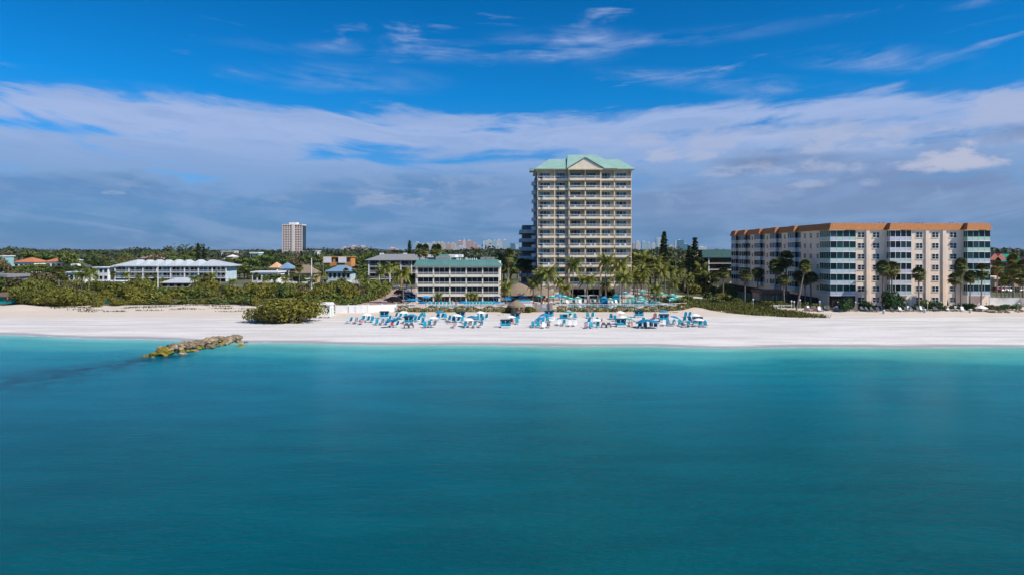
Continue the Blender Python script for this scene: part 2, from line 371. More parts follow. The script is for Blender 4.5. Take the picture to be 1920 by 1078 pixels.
# sea
ys_ = np.concatenate([[-3000, -1000, -300, -60], np.arange(-40, 100, 2.), np.arange(100, 150, .5)])
me, co = grid(xs, ys_, lambda x, y: 0*x); me.name = 'sea'
X, Y = co[:, 0], co[:, 1]; d = shore(X)-Y-.5*np.sin(X*.21)-.35*np.sin(X*.063+2)
at_ = me.attributes.new('depth', 'FLOAT', 'POINT'); at_.data.foreach_set('value', d.astype(np.float32))
def seg(x, y, x0, y0, x1, y1):
    t = np.clip(((x-x0)*(x1-x0)+(y-y0)*(y1-y0))/((x1-x0)**2+(y1-y0)**2), 0, 1); return np.hypot(x-x0-t*(x1-x0), y-y0-t*(y1-y0)), t
dd, tt = seg(X, Y, -54, 110, -65, 86)
reef = np.clip(1.15-dd/(3.4+6.5*tt), 0, 1)*(1-.45*tt)
at_ = me.attributes.new('reef', 'FLOAT', 'POINT'); at_.data.foreach_set('value', reef.astype(np.float32))
m = bpy.data.materials.new('sea_water'); m.use_nodes = True; T = NT(m.node_tree); b = T.n['Principled BSDF']
tc = T.new('ShaderNodeTexCoord'); P = tc.outputs['Object']
a1 = T.new('ShaderNodeAttribute', attribute_name='depth'); a2 = T.new('ShaderNodeAttribute', attribute_name='reef')
sp = T.new('ShaderNodeSeparateXYZ'); T.l.new(P, sp.inputs[0])
big = T.noise(P, .03, 4., .55); mid = T.noise(T.xyz(T.m('MULTIPLY', sp.outputs[0], .06), T.m('MULTIPLY', sp.outputs[1], .22), 0.), 1., 5., .6)
D = T.m('ADD', a1.outputs['Fac'], T.m('ADD', T.m('MULTIPLY', T.m('SUBTRACT', big, .5), 26.), T.m('MULTIPLY', T.m('SUBTRACT', mid, .5), 8.)))
D = T.mix(T.sm(a1.outputs['Fac'], 1., 12.), T.xyz(a1.outputs['Fac'], 0, 0), T.xyz(D, 0, 0)); s2 = T.new('ShaderNodeSeparateXYZ'); T.l.new(D, s2.inputs[0]); D = s2.outputs[0]
c = T.ramp(T.m('DIVIDE', D, 110., clamp=True), [(0, (.40, .50, .44)), (.012, (.17, .44, .40)), (.05, (.06, .34, .34)), (.125, (.03, .28, .31)), (.165, (.0, .195, .25)), (.30, (.0, .138, .205)), (.55, (.0, .090, .126)), (1, (.0, .056, .067))])
# greener to the right, bluer to the left, as the bottom changes
gr = T.sm(T.m('ADD', sp.outputs[0], T.m('MULTIPLY', big, 60.)), -20, 90)
c = T.mix(T.m('MULTIPLY', gr, .35), c, T.mix(1., c, (.9, 1.08, .80), 'MULTIPLY'))
c = T.mix(1., c, T.mix(T.sm(mid, .36, .64), (.90, .92, .93), (1.14, 1.12, 1.10)), 'MULTIPLY')
c = T.mix(T.m('MULTIPLY', a2.outputs['Fac'], T.sm(T.noise(P, .3, 5., .65), .30, .62)), c, (.0, .022, .06))
T.put(b.inputs['Base Color'], c); b.inputs['IOR'].default_value = 1.33; b.inputs['Roughness'].default_value = .22; b.inputs['Specular IOR Level'].default_value = .06; b.inputs['Specular Tint'].default_value = (.55, .85, 1, 1)
w1 = T.noise(T.xyz(T.m('MULTIPLY', sp.outputs[0], .55), T.m('MULTIPLY', sp.outputs[1], 1.3), 0.), 1., 3., .55, .4)
w2 = T.noise(T.xyz(T.m('MULTIPLY', sp.outputs[0], 2.6), T.m('MULTIPLY', sp.outputs[1], 6.), 4.), 1., 4., .6, .5)
calm = T.sm(T.noise(P, .022, 3.), .38, .62, .35, 1.35)
painted_sparkle = T.sm(T.m('MULTIPLY', T.noise(T.xyz(T.m('MULTIPLY', sp.outputs[0], 1.3), T.m('MULTIPLY', sp.outputs[1], 5.), 9.), 1., 4., .6, .4), T.sm(big, .3, .6, .9, 1.06)), .53, .66)  # mask of short light dashes: sparkle on the ripples, painted by its own noise
T.put(b.inputs['Base Color'], T.mix(T.m('MULTIPLY', painted_sparkle, .55), c, T.mix(1., c, (1., 1.28, 1.42), 'MULTIPLY')))  # the painted sparkle lightens the water's base colour
h = T.m('ADD', T.m('MULTIPLY', w1, .5), T.m('MULTIPLY', w2, .22)); h = T.m('MULTIPLY', h, calm)
bn = T.new('ShaderNodeBump'); bn.inputs['Strength'].default_value = .8; bn.inputs['Distance'].default_value = .45; T.l.new(h, bn.inputs['Height']); T.l.new(bn.outputs[0], b.inputs['Normal'])
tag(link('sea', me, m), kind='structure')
# thin line of breaking foam that follows the shore
def foam(x0, x1, off, w, nm):
    mb = MB(); x = x0; r = random.Random(x0)
    while x < x1:
        L = r.uniform(2, 7); n = 7; up = []; dn = []
        o_ = off+r.uniform(-.5, .5)
        for i in range(n+1):
            xx = x+L*i/n; yy = float(shore(xx))-.5*math.sin(xx*.21)-.35*math.sin(xx*.063+2)-o_; ww = w*math.sin(math.pi*(i+.15)/(n+.3))*r.uniform(.6, 1.3)
            up.append((xx, yy+ww, .03)); dn.append((xx, yy-ww, .03))
        for i in range(n): mb.quad(dn[i], dn[i+1], up[i+1], up[i])
        x += L*r.uniform(.7, 2.0)
    return mb
fm = foam(-102, -44, .2, .20, 'a'); f2 = foam(-30, 100, .3, .13, 'b'); n = len(fm.v); fm.v += f2.v; fm.f += [tuple(i+n for i in q) for q in f2.f]
tag(fm.build('sea_foam', mat('foam', (.8, .84, .85), .6, .1, 3.)), 'thin broken line of white foam along the waterline', 'foam', kind='stuff')

def sheet(name, pts, z, m, n=1, label=None):        # flat ground patch draped at height z
    mb = MB(); mb.quad(*[(x, y, z) for x, y in pts]); return tag(mb.build(name, m), kind='structure')
paver = mat('pink_pavers', (.42, .29, .23), .85, .2, 1.2); asph = mat('asphalt', (.07, .07, .07), .9, .2, 1.); pathm = mat('path_sand', (.60, .52, .42), .9, .12, .6)
lawnm = mat('lawn_grass', (.05, .10, .02), .95, .3, .8); deckm = mat('deck_pavers', (.55, .45, .37), .8, .12, 1.5); poolm = mat('pool_water', (.02, .38, .44), .06, .12, .8, spec=.6)
ZG = 1.95
sheet('driveway', [(-46.5, 182.5), (-29.5, 182.5), (-29.5, 262), (-44, 262)], ZG+.06, paver)
sheet('road', [(-60, 262), (-28, 262), (-28, 272), (-60, 272)], ZG+.07, asph)
sheet('path', [(-46, 176), (-43.5, 176), (-44.5, 196), (-47, 215), (-49, 215), (-47.5, 196)], ZG+.10, pathm)
sheet('path', [(62, 198), (66, 200), (60, 215), (52, 232), (45, 250), (42, 250), (48, 230), (56, 212)], ZG+.05, pathm)
sheet('path', [(50, 190), (68, 190), (67, 193), (50, 193)], ZG+.06, pathm)
sheet('lawn', [(66, 196), (80, 196), (80, 222), (60, 222), (66, 206)], ZG+.04, lawnm)
sheet('path', [(-78, 262), (-46, 258), (-46, 261), (-78, 266)], ZG+.08, pathm)
sheet('forecourt', [(38, 214), (50, 214), (50, 262), (38, 262)], ZG+.05, mat('forecourt_paving', (.38, .33, .29), .9, .15, 1.))

# ------------------------------------------------------------------ hotel pool deck
deck = MB(); outline = [(-29, 172), (37, 172), (45.5, 177.5), (43, 200), (43, 212.3), (-3, 212.3), (-3, 197), (-29, 197)]
n = len(outline); deck.v = [(x, y, .8) for x, y in outline]+[(x, y, ZG+.03) for x, y in outline]
deck.f = [tuple(range(n, 2*n))]+[(i, (i+1) % n, (i+1) % n+n, i+n) for i in range(n)]
tag(deck.build('pool_deck', deckm), kind='structure')
curbm = mat('seawall_coping', (.68, .58, .45), .85, .1, 1.)
def wall_run(name, pts, z0, z1, t, m, label, cat, group=None):
    mb = MB()
    for (a, b_) in zip(pts[:-1], pts[1:]):
        a, b_ = Vector((*a, 0)), Vector((*b_, 0)); d_ = (b_-a).normalized(); n_ = Vector((-d_.y, d_.x, 0))*t/2
        q = [a-n_, b_-n_, b_+n_, a+n_]
        mb.rings([[(p.x, p.y, z0) for p in q], [(p.x, p.y, z1) for p in q]])
    return tag(mb.build(name, m), label, cat, group)
wall_run('seawall', [(-29, 171.85), (6, 171.85)], .9, ZG+.28, .35, curbm, 'low cream seawall holding the pool deck, left of the entrance steps', 'wall', 'seawalls of the pool deck')
wall_run('seawall', [(10.5, 171.85), (37, 171.85), (45.6, 177.4)], .9, ZG+.28, .35, curbm, 'low cream seawall holding the pool deck, right of the entrance steps', 'wall', 'seawalls of the pool deck')
def railing(pts, z, h, label, step=1.5, pick=.28):
    rt = empty('pool_fence', (pts[0][0], pts[0][1], z), label, 'fence', 'white fences round the pool deck')
    rails, pk = MB(), MB(); o = Vector((pts[0][0], pts[0][1], 0)); posts = []
    for a, b_ in zip(pts[:-1], pts[1:]):
        a, b_ = Vector((*a, 0))-o, Vector((*b_, 0))-o; L = (b_-a).length; d_ = (b_-a)/L; 
        for zz in (.12, h): rails.tube([a+Vector((0, 0, zz)), b_+Vector((0, 0, zz))], .05, 4)
        for i in range(int(L/pick)+1):
            p = a+d_*i*pick; pk.box(p.x-.022, p.x+.022, p.y-.022, p.y+.022, .1, h-.02)
        for i in range(int(L/step)+1): posts.append(a+d_*i*step)
    rails.build('rail', white, rt); tag(pk.build('pickets', white, rt), kind='stuff')
    pm_ = MB().box(-.05, .05, -.05, .05, 0, h+.08).mesh('post')
    for p in posts[:90]: link('post', pm_, white, rt, p)
    return rt
railing([(-28.8, 172), (5.6, 172)], ZG+.28, 1.0, 'white picket railing above the seawall in front of the four-storey hotel')
railing([(11, 172), (37, 172), (45.4, 177.4)], ZG+.28, 1.0, 'white picket railing above the seawall in front of the tower pool')
sheet('pool_water', [(14, 177), (30, 176.4), (34, 180), (30, 186), (16, 186)], ZG+.07, poolm)
sheet('pool_water', [(33, 183.5), (41, 181), (42.3, 186), (41, 196), (34, 197), (31, 192)], ZG+.07, poolm)
sheet('pool_water', [(-22, 177), (-10, 177), (-10, 182), (-22, 182)], ZG+.07, poolm)
# white beach wall and shed to the left of the deck
rt = empty('white_beach_wall', (-43.5, 168, 1.2), 'white painted beach wall with a double gate below the paved driveway', 'wall')
xs_ = [-43.0, -35.5, -29.6]; w_ = MB()
w_.rings([[(0, 0, -.2), (7.8, 1.2, -.2), (7.8, 1.4, -.2), (0, .2, -.2)], [(0, 0, 2.1), (7.8, 1.2, 2.15), (7.8, 1.4, 2.15), (0, .2, 2.1)]])
w_.rings([[(7.8, 1.15, -.2), (14.3, 4.6, -.2), (14.2, 4.8, -.2), (7.7, 1.35, -.2)], [(7.8, 1.15, 2.05), (14.3, 4.6, 2.0), (14.2, 4.8, 2.0), (7.7, 1.35, 2.05)]])
w_.build('wall', whitew, rt)
for x in (3.2, 4.8): MB().box(0, 1.5, -.09, -.0, .05, 2.0).build('gate', white, rt, (x, .42 if x < 4 else .66, 0), R(8.7))
for x in (0, 3.1, 6.4, 7.8, 11, 14.2): MB().box(-.13, .13, -.13, .13, -.2, 2.3).build('post', white, rt, (x, (x*.154 if x < 7.8 else 1.2+(x-7.8)*.53)+.1, 0))
rt = empty('beach_ramp', (-49, 165.5, 1.4), 'white sloping handrail ramp between the shed and the white wall', 'ramp')
MB().rings([[(0, 0, 0), (5.6, 2, 0), (5.6, 2.15, 0), (0, .15, 0)], [(0, 0, .35), (5.6, 2, 1.9), (5.6, 2.15, 1.9), (0, .15, .35)]]).build('side_wall', wood, rt)
MB().tube([(0, .0, .95), (5.6, 2, 2.3)], .07, 5).build('rail', white, rt)
MB().tube([(0, -.05, .5), (5.6, 1.95, .55)], .09, 5).build('rail', white, rt)
def shed(px0, px1, Yb, h):
    X0 = (px0-960)*Yb/F; X1 = (px1-960)*Yb/F; z = float(gz(X0, Yb)); rt = empty('beach_shed', (X0, Yb, z), 'white wooden beach shed beside the big shrub on the sand', 'shed'); w = X1-X0
    MB().box(0, w, 0, 3.2, -.2, h-.5).build('wall', whitew, rt)
    r = MB(); r.hip(-.15, w+.15, -.2, 3.4, h-.5, h, -.14, w+.14, .9, 2.2, .12); r.build('roof', mat('white_roofing', (.7, .68, .64), .7, .1), rt)
    MB().box(w*.25, w*.25+.95, -.03, 0.0, 0, 2.0).build('door', white, rt); MB().box(w+.003, w+.03, 1, 1.9, 0, 2.0).build('door', mullion_t, rt)
shed(594, 619, 161, 3.2)

# ------------------------------------------------------------------ beachfront tower hotel
TX, TY = 7.9, 212.5
def railpart(name, w, h, parent, loc, m=white, step=.22):
    mb = MB(); mb.box(0, w, 0, .06, h-.08, h); 
    n_ = int(w/step)
    for i in range(n_+1): mb.box(i*w/n_-.02, i*w/n_+.02, .01, .05, 0, h-.08)
    return mb
tower = empty('tower_hotel', (TX, TY, ZG), 'tall cream tower hotel with mint green metal roof and stacked balconies', 'hotel')
cols = [0, 5.4, 9.8, 14.8, 19.6, 24.0, 29.3]; fl0 = 5.9-ZG+.0; FP = 2.98; TOP = fl0+12*FP
yo = [0, 0, -1.1, -1.1, 0, 0]; DB = 2.0
body = MB(); body.box(.003, cols[-1]-.003, DB, 38, 2.6, TOP+.2); body.box(0, 9.75, .35, DB-.003, 0, fl0-.3); body.box(24.2, 29.3, .35, DB-.003, 0, fl0-.3); body.box(.003, 9.2, DB+.003, 38, 0, 2.6); body.box(24.6, 29.29, DB+.003, 38, 0, 2.6)
body.build('wall', cream, tower)
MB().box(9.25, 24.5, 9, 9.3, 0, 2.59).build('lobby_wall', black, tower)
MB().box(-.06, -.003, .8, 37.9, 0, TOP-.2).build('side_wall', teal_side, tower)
for k in (2, 3, 4): MB().box(cols[k]-.25 if k < 4 else cols[k]-.5, cols[k]+.25 if k > 2 else cols[k]+.5, -1.0, -.5, 0, fl0-.31).build('column', cream, tower)
MB().box(9.6, 24.2, -1.1, DB, fl0-.9, fl0-.3).build('lintel', cream, tower)
# dividing fins
for i, x in enumerate(cols):
    y0 = min(yo[max(i-1, 0)], yo[min(i, 5)]); w = .16
    MB().box(max(x-w, 0) if i else 0, x+w if i < 6 else x, y0-.02, DB-.004, fl0-.3, TOP+.2).build('fin_wall', cream2, tower)
bal = {}; 
for fl in range(12):
    zf = fl0+fl*FP
    for i in range(6):
        x0, x1 = cols[i]+.165, cols[i+1]-.165; w = x1-x0; y0 = yo[i]-(.28 if i not in (0, 1) else .1)
        if (i, 'b') not in bal:
            mb = MB(); mb.box(0, w, .02, DB-yo[i]-.01+(.2 if i > 1 else .05), -.28, -.003)   # slab
            a = .0 if i not in (0, 1) else w*.0
            mb.box(a, w, 0, .14, -.30, .38)
            if i in (0, 1): mb.box(w*.28, w, -.45, 0.0, -.30, .36)
            bal[(i, 'b')] = mb.mesh('balcony')
            r = MB(); n_ = int(w/.25); yy = -.40 if i in (0, 1) else .03; xa = w*.28 if i in (0, 1) else 0
            r.box(xa, w, yy, yy+.07, .98, 1.07)
            for k in range(n_+1):
                xx = xa+(w-xa)*k/n_; r.box(xx-.02 if k else xx, xx+.02 if k < n_ else xx, yy+.01, yy+.05, .37, .98)
            if i in (0, 1): r.box(0, xa-.01, .03, .09, .98, 1.07)
            bal[(i, 'r')] = r.mesh('railing')
            g = MB(); ww = w*.62; gx = w*.14
            for k in range(3): g.box(gx+ww*k/3+.03, gx+ww*(k+1)/3-.03, DB-.10, DB-.02, .05, 2.2)
            bal[(i, 'g')] = g.mesh('window')
            f = MB()
            for k in range(4): f.box(gx+ww*k/3-.035, gx+ww*k/3+.035, DB-.13, DB-.01, .0, 2.25)
            f.box(gx-.03, gx+ww+.03, DB-.12, DB-.015, 2.205, 2.3)
            bal[(i, 'f')] = f.mesh('frame')
            bal[(i, 'o')] = MB().box(gx+ww/3+.05, gx+ww*.58, DB-.12, DB-.105, .06, 2.19).mesh('open_door')
        if fl > 0 or i in (2, 3, 4) or True:
            o = link('balcony', bal[(i, 'b')], cream, tower, (x0, y0, zf)); link('railing', bal[(i, 'r')], white, o)
        g = link('window', bal[(i, 'g')], gl_teal, tower, (x0, 0, zf)); link('frame', bal[(i, 'f')], white, g)
        if (fl*6+i*5+fl//2) % 7 == 0: link('open_door', bal[(i, 'o')], black, g)
roof = MB()
roof.hip(-.9, 30.3, -1.0, 19, TOP+.35, TOP+4.6, 4.2, 26.6, 9)
roof.build('roof', mint, tower)
MB().box(-.5, 29.8, -.4, 18.5, TOP+.05, TOP+.2).build('soffit', cream2, tower)
r2 = MB(); r2.hip(9.0, 24.8, -1.75, 22, TOP+.42, TOP+6.3, 10.3, 19.8, 11); r2.build('upper_roof', mint, tower)
MB().box(-2.3, -.92, 3, 8, TOP+.1, TOP+.9).build('side_eave', mint, tower)
g = MB(); z0 = TOP+.36; za = TOP+3.55
g.rings([[(9.6, -2.05, z0), (20.0, -2.05, z0), (14.7, -2.05, za)], [(9.6, 6, z0), (20.0, 6, z0), (14.7, 6, za)]]); g.build('gable', cream, tower)
g = MB()
for sx, ex in ((9.2, 14.7), (20.4, 14.7)):
    d_ = Vector((14.7-sx, 0, za-z0+.1)).normalized(); nrm = Vector((-d_.z, 0, d_.x)) if sx < 14 else Vector((d_.z, 0, -d_.x))
    a = Vector((sx, 0, z0)); b_ = Vector((14.7, 0, za+.12)); q = [a, b_, b_+nrm*.2, a+nrm*.2]
    g.rings([[(p.x, -2.35, p.z) for p in q], [(p.x, 8, p.z) for p in q]])
g.build('gable_roof', mint, tower)
MB().box(9.4, 20.2, -2.2, -1.2, z0-.45, z0-.003).build('cornice', cream2, tower)
# side balconies and lower rear wing with open walkways
for fl in range(12):
    o = MB().box(-1.35, -.07, 14, 17.5, -.3, .75).build('side_balcony', whitew, tower, (0, 0, fl0+fl*FP)) ; MB().box(-.12, -.065, 18.5, 21, .5, 1.9).build('window', gl_blue, tower, (0, 0, fl0+fl*FP))
ex = 28.2
for fl in range(7):
    z_ = fl0-2.8+fl*3.05+1.5
    o = MB().box(-5.2+.0, -.07, ex-2, ex+22, -.25, -.0).build('walkway', grey, tower, (0, 0, z_)); MB().box(-5.3, -5.2, ex-2, ex+22, -.3, .95).build('parapet', whitew, o); MB().box(-5.2, -.07, ex-2.1, ex-2.0, -.3, .95).build('parapet', whitew, o)
MB().box(-4.2, -.065, ex+3, ex+22, 0, fl0-2.8+7*3.05+1.2).build('wing_wall', grey, tower)
# white chairs on the balconies
chair0 = empty('balcony_chair', (0, 0, 0))
c_ = MB(); c_.box(-.28, .28, -.28, .28, .38, .45); c_.build('seat', white, chair0)
c_ = MB(); c_.box(-.28, .28, .22, .29, .45, 1.0); c_.build('backrest', white, chair0)
c_ = MB(); [c_.box(x-.025, x+.025, y-.025, y+.025, 0, .38) for x in (-.25, .25) for y in (-.25, .25)]; c_.build('legs', white, chair0)
freeze(chair0); used = False; flw = 'second third fourth fifth sixth seventh eighth ninth tenth eleventh twelfth thirteenth'.split()
r_ = random.Random(3)
for fl in range(12):
    for i in range(6):
        for s_ in (0, 1):
            if r_.random() < .42:
                x0, x1 = cols[i], cols[i+1]; x = x0+(x1-x0)*(.38+.3*s_)
                o = copy_tree(chair0) if used else chair0; used = True
                o.location = (TX+x, TY+yo[i]+.55, ZG+fl0+fl*FP); o.rotation_euler.z = r_.uniform(-.5, .5)
                tag(o, f'white plastic chair on the {flw[fl]}-floor tower balcony, {ORD[i]} bay, {"right" if s_ else "left"} one', 'chair', 'white chairs on the tower balconies')

# ------------------------------------------------------------------ four-storey hotel
HX, HY = -27.7, 196.3
creamw = mat('pale_stucco', (.80, .73, .62), .85, .06, .6)
low = empty('lowrise_hotel', (HX, HY, ZG), 'four-storey cream hotel with teal mansard roof behind the pool deck', 'hotel')
W5 = 24.3; bx = [.35+i*(W5-.7)/5 for i in range(6)]; lv = [0, 4.0-ZG, 6.75-ZG, 9.5-ZG]; LT = 12.3-ZG
MB().box(0, W5, 1.7, 15, 0, LT+1.2).build('wall', creamw, low)
for i, x in enumerate(bx): MB().box(x-.15, x+.15, -.02, 1.69, 0, LT).build('fin_wall', creamw, low)
for s_ in (0, 1): MB().box([-.003, W5-.2][s_], [.2, W5+.003][s_], 0, 1.69, 0, LT).build('fin_wall', creamw, low)
w = bx[1]-bx[0]-.3
lb = MB(); lb.box(0, w, 0, .14, -.42, .30); lb.box(0, w, .14, 1.68, -.25, -.0); lb = lb.mesh('balcony')
lr = railpart('r', w, .95, None, None).mesh('railing')
lg = MB(); [lg.box(w*k/3+.06, w*(k+1)/3-.06, 1.6, 1.68, .05, 2.15) for k in range(3)]; lg = lg.mesh('window')
lf = MB(); [lf.box(w*k/3-(.05 if k else 0), w*k/3+(.05 if k < 3 else 0), 1.56, 1.69, 0, 2.2) for k in range(4)]; lf.box(0, w, 1.57, 1.685, 2.2, 2.32); lf = lf.mesh('frame')
for j, z_ in enumerate(lv):
    for i in range(5):
        if j:
            o = link('balcony', lb, creamw, low, (bx[i]+.15, -.25, z_)); link('railing', lr, white, o)
        g = link('window', lg, gl_dark, low, (bx[i]+.15, 0, z_)); link('frame', lf, white, g)
rf = MB(); rf.rings([[(-.5, -.6, LT), (W5+.5, -.6, LT), (W5+.5, 15.5, LT), (-.5, 15.5, LT)], [(.2, 1.0, LT+1.6), (W5-.9, 1.0, LT+1.6), (W5-.9, 14, LT+1.6), (.2, 14, LT+1.6)]]); rf.build('roof', tealroof, low)
MB().box(-.3, W5+.3, -.5, 1.6, LT-.25, LT-.003).build('soffit', creamw, low)
MB().box(5.2, 9.4, 5, 9, LT+1.5, LT+2.5).build('roof_unit', grey, low)
MB().hip(4.5, 9.5, 9.5, 14, LT+2.1, LT+3.2, 6, 8, 11.5).build('roof_hip', tealroof, low)
for x in (11.6, 12.4, 14, 14.6, 15.2, 15.9, 16.5, 17.2): MB().cyl(0, 0, 0, .7+.2*math.sin(x*9), .16).build('vent', white, low, (x, 6+math.sin(x*5), LT+1.58))
for x in (18.3, 20.2, 21.4): MB().box(0, 1.1, 0, 1, 0, .8).build('air_conditioner', grey, low, (x, 7, LT+1.58))
MB().cyl(0, 0, 0, .5, .1).build('dish_post', white, low, (11.5, 4, LT+1.58)); MB().tube([(0, 0, .4), (0, -.25, .6)], [.1, .5], 12).build('satellite_dish', white, low, (11.5, 4, LT+2.1))
# ------------------------------------------------------------------ beachfront condominium
CX, CY = 83.5, 180.0
condo = empty('beach_condominium', (CX, CY, 1.9), 'seven-storey peach condominium with terracotta mansard roof and glazed balcony bays', 'apartment building')
def LX(px, Y=CY): return (px-960)*Y/F-CX
def LY(px, X=CX): return X*F/(px-960)-CY
CE = 22.2-1.9; FH = 2.84; B0 = 5.1-1.9       # eaves, storey, underside of the lowest bay
XW = LX(1857); L2 = LY(1371)
MB().box(0, XW-.4, 0, 16, 0, CE).build('wall', peach, condo); MB().box(0.004, 16, 16.003, L2, 0, CE-.01).build('side_wall', peach, condo)
for px in (1627, 1738, 1770): MB().box(LX(px)-.5, LX(px)+.35, -.35, -.003, 0, CE-.02).build('pilaster', peachd if px == 0 else peach, condo)
def glazed(parent, w, h, dirv, loc, nx, left=True):    # one glazed balcony: local x along the front, z up
    k = ('gz', round(w, 2), nx, loc[0] if False else 0, dirv)
    return
bayparts = {}
def bay(x0, y0, w, d, nx, ny, rz, seed):               # stack of glazed balconies; rz turns the front
    r = random.Random(seed)
    fp = MB().box(0, w, 0, d, -.14, .06).mesh('slab')
    for fl in range(6):
        z_ = B0+fl*FH; b_ = empty('glazed_balcony', (x0, y0, z_)); b_.parent = condo; b_.rotation_euler = (0, 0, rz)
        link('slab', fp, white, b_)
        for s_ in range(2):
            mb = MB(); 
            for k in range(nx):
                if (k+fl+seed) % 2 == s_: mb.box(w*k/nx+.05, w*(k+1)/nx-.05, .03, .07, .1, .95)
            for k in range(ny):
                if (k+fl) % 2 == s_: mb.box(.03, .07, d*k/ny+.05, d*(k+1)/ny-.05, .1, .95)
            if mb.f: mb.build('panel', [[lav, mintp], [aquap, aquap], [mintp, lav]][r.randrange(3) if rz == 0 else 1][s_], b_)
        g = MB()
        for k in range(nx): g.box(w*k/nx+.05, w*(k+1)/nx-.05, .06, .09, 1.0, FH-.2)
        for k in range(ny): g.box(.06, .09, d*k/ny+.05, d*(k+1)/ny-.05, 1.0, FH-.2)
        g.build('glass', gl_dark, b_)
        f = MB()
        for k in range(nx+1): f.box(w*k/nx-(.045 if k else 0), w*k/nx+(.045 if k < nx else 0), 0, .08, .06, FH-.15)
        for k in range(1, ny+1): f.box(0.002, .082, d*k/ny-.045, d*k/ny+(.045 if k < ny else 0), .06, FH-.15)
        f.box(0.01, w, .01, .07, .95, 1.03); f.box(.01, .07, 0.08, d, .951, 1.031)
        f.build('frame', mullion_t if rz == 0 and seed % 2 else white, b_)
    return
fb = [(LX(1559, 178), -1.8, LX(1607, 178)-LX(1559, 178), 6.2, 4, 6, 1), (LX(1669, 178.4), -1.6, LX(1709, 178.4)-LX(1669, 178.4), 1.6, 4, 2, 2), (LX(1814, 178.4), -1.6, LX(1857, 178.4)-LX(1814, 178.4), 1.6, 4, 2, 3)]
for i, (x, y, w, d, nx, ny, s_) in enumerate(fb): bay(x-(.2 if i == 0 else 0), y, w, d-.01 if i else d, nx, ny, 0, s_)
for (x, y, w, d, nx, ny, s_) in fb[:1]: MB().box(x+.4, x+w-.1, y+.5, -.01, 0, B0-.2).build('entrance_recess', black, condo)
for (x, y, w, d, nx, ny, s_) in fb[1:]:
    for q in (x+.12, x+w-.12): MB().box(q-.1, q+.1, y+.02, y+.22, 0, B0-.15).build('post', white, condo)
# bays along the long side, seen at a slant
sb = [(1379, 1371, 2), (1397, 1387, 3), (1424.7, 1414, 3), (1454.4, 1443, 4), (1490, 1477, 4)]
flush = [(1387, 1379, 2), (1406.5, 1397, 2), (1433.5, 1424.7, 2), (1465, 1454.4, 2), (1501, 1490, 2)]
for kind_, lst in (('p', sb), ('f', flush)):
    for (pr, pl, nx) in lst:
        pj = 1.1 if kind_ == 'p' else .14
        y0, y1 = LY(pr, CX-pj), LY(pl, CX-pj)
        if kind_ == 'f': y1 = LY(pl, CX-1.1)-.02
        w = y1-y0
        for fl in range(6):
            z_ = B0+fl*FH; b_ = empty('glazed_balcony', (-pj, y0, z_)); b_.parent = condo
            MB().box(0, pj-.01, 0, w, -.14, .06).build('slab', white, b_)
            mb = MB(); [mb.box(.03, .07, w*k/nx+.05, w*(k+1)/nx-.05, .1, .95) for k in range(nx)]
            if kind_ == 'p': mb.box(.08, pj-.05, .03, .07, .1, .95)
            mb.build('panel', aquap, b_)
            g = MB(); [g.box(.08, .11, w*k/nx+.05, w*(k+1)/nx-.05, 1.0, FH-.2) for k in range(nx)]
            if kind_ == 'p': g.box(.12, pj-.05, .06, .09, 1., FH-.2)
            g.build('glass', gl_dark, b_)
            f = MB(); [f.box(0, .075, w*k/nx-(.05 if k else 0), w*k/nx+(.05 if k < nx else 0), .06, FH-.15) for k in range(nx+1)]; f.box(.01, .07, .06, w-.05, .95, 1.03)
            if kind_ == 'p': f.box(.09, pj-.04, .01, .07, .95, 1.03)
            f.build('frame', white, b_)
# windows
def cwin(x, y, z, w, h, side=False):
    if not side:
        g = MB(); [g.box(x+w*k/2+.05, x+w*(k+1)/2-.05, y-.03, y-.004, 0.05, h-.05) for k in (0, 1)]
        f = MB(); [f.box(x+w*k/2-.05, x+w*k/2+.05, y-.07, y-.002, 0, h) for k in range(3)]; f.box(x-.12, x+w+.12, y-.14, y-.002, -.12, 0); f.box(x, x+w, y-.065, y-.003, h*.48, h*.48+.05); f.box(x-.05, x+w+.05, y-.065, y-.003, h, h+.07)
    else:
        g = MB(); [g.box(-.03, -.004, y+w*k/2+.05, y+w*(k+1)/2-.05, 0.05, h-.05) for k in (0, 1)]
        f = MB(); [f.box(-.07, -.002, y+w*k/2-.05, y+w*k/2+.05, 0, h) for k in range(3)]; f.box(-.12, -.002, y-.1, y+w+.1, -.12, 0); f.box(-.065, -.003, y, y+w, h*.48, h*.48+.05)
    o = g.build('window', gl_dark, condo, (0, 0, z)); f.build('frame', white, o)
for fl in range(7):
    z_ = 2.55-FH*0+fl*FH-1.35
    for px in (1614.5, 1642.5, 1723.5, 1753.5, 1787):
        cwin(LX(px)-.9, 0, z_, 1.8, 1.35)
for fl in range(1, 7):
    z_ = 1.2+fl*FH
    for px in (1411, 1439, 1471.5, 1509.5, 1520.5, 1533.5): cwin(0, LY(px)-.7, z_, 1.4, 1.35, True)
MB().box(-.3, -.004, 6, L2-1, 0, B0-1.2).build('garage_opening', black, condo)
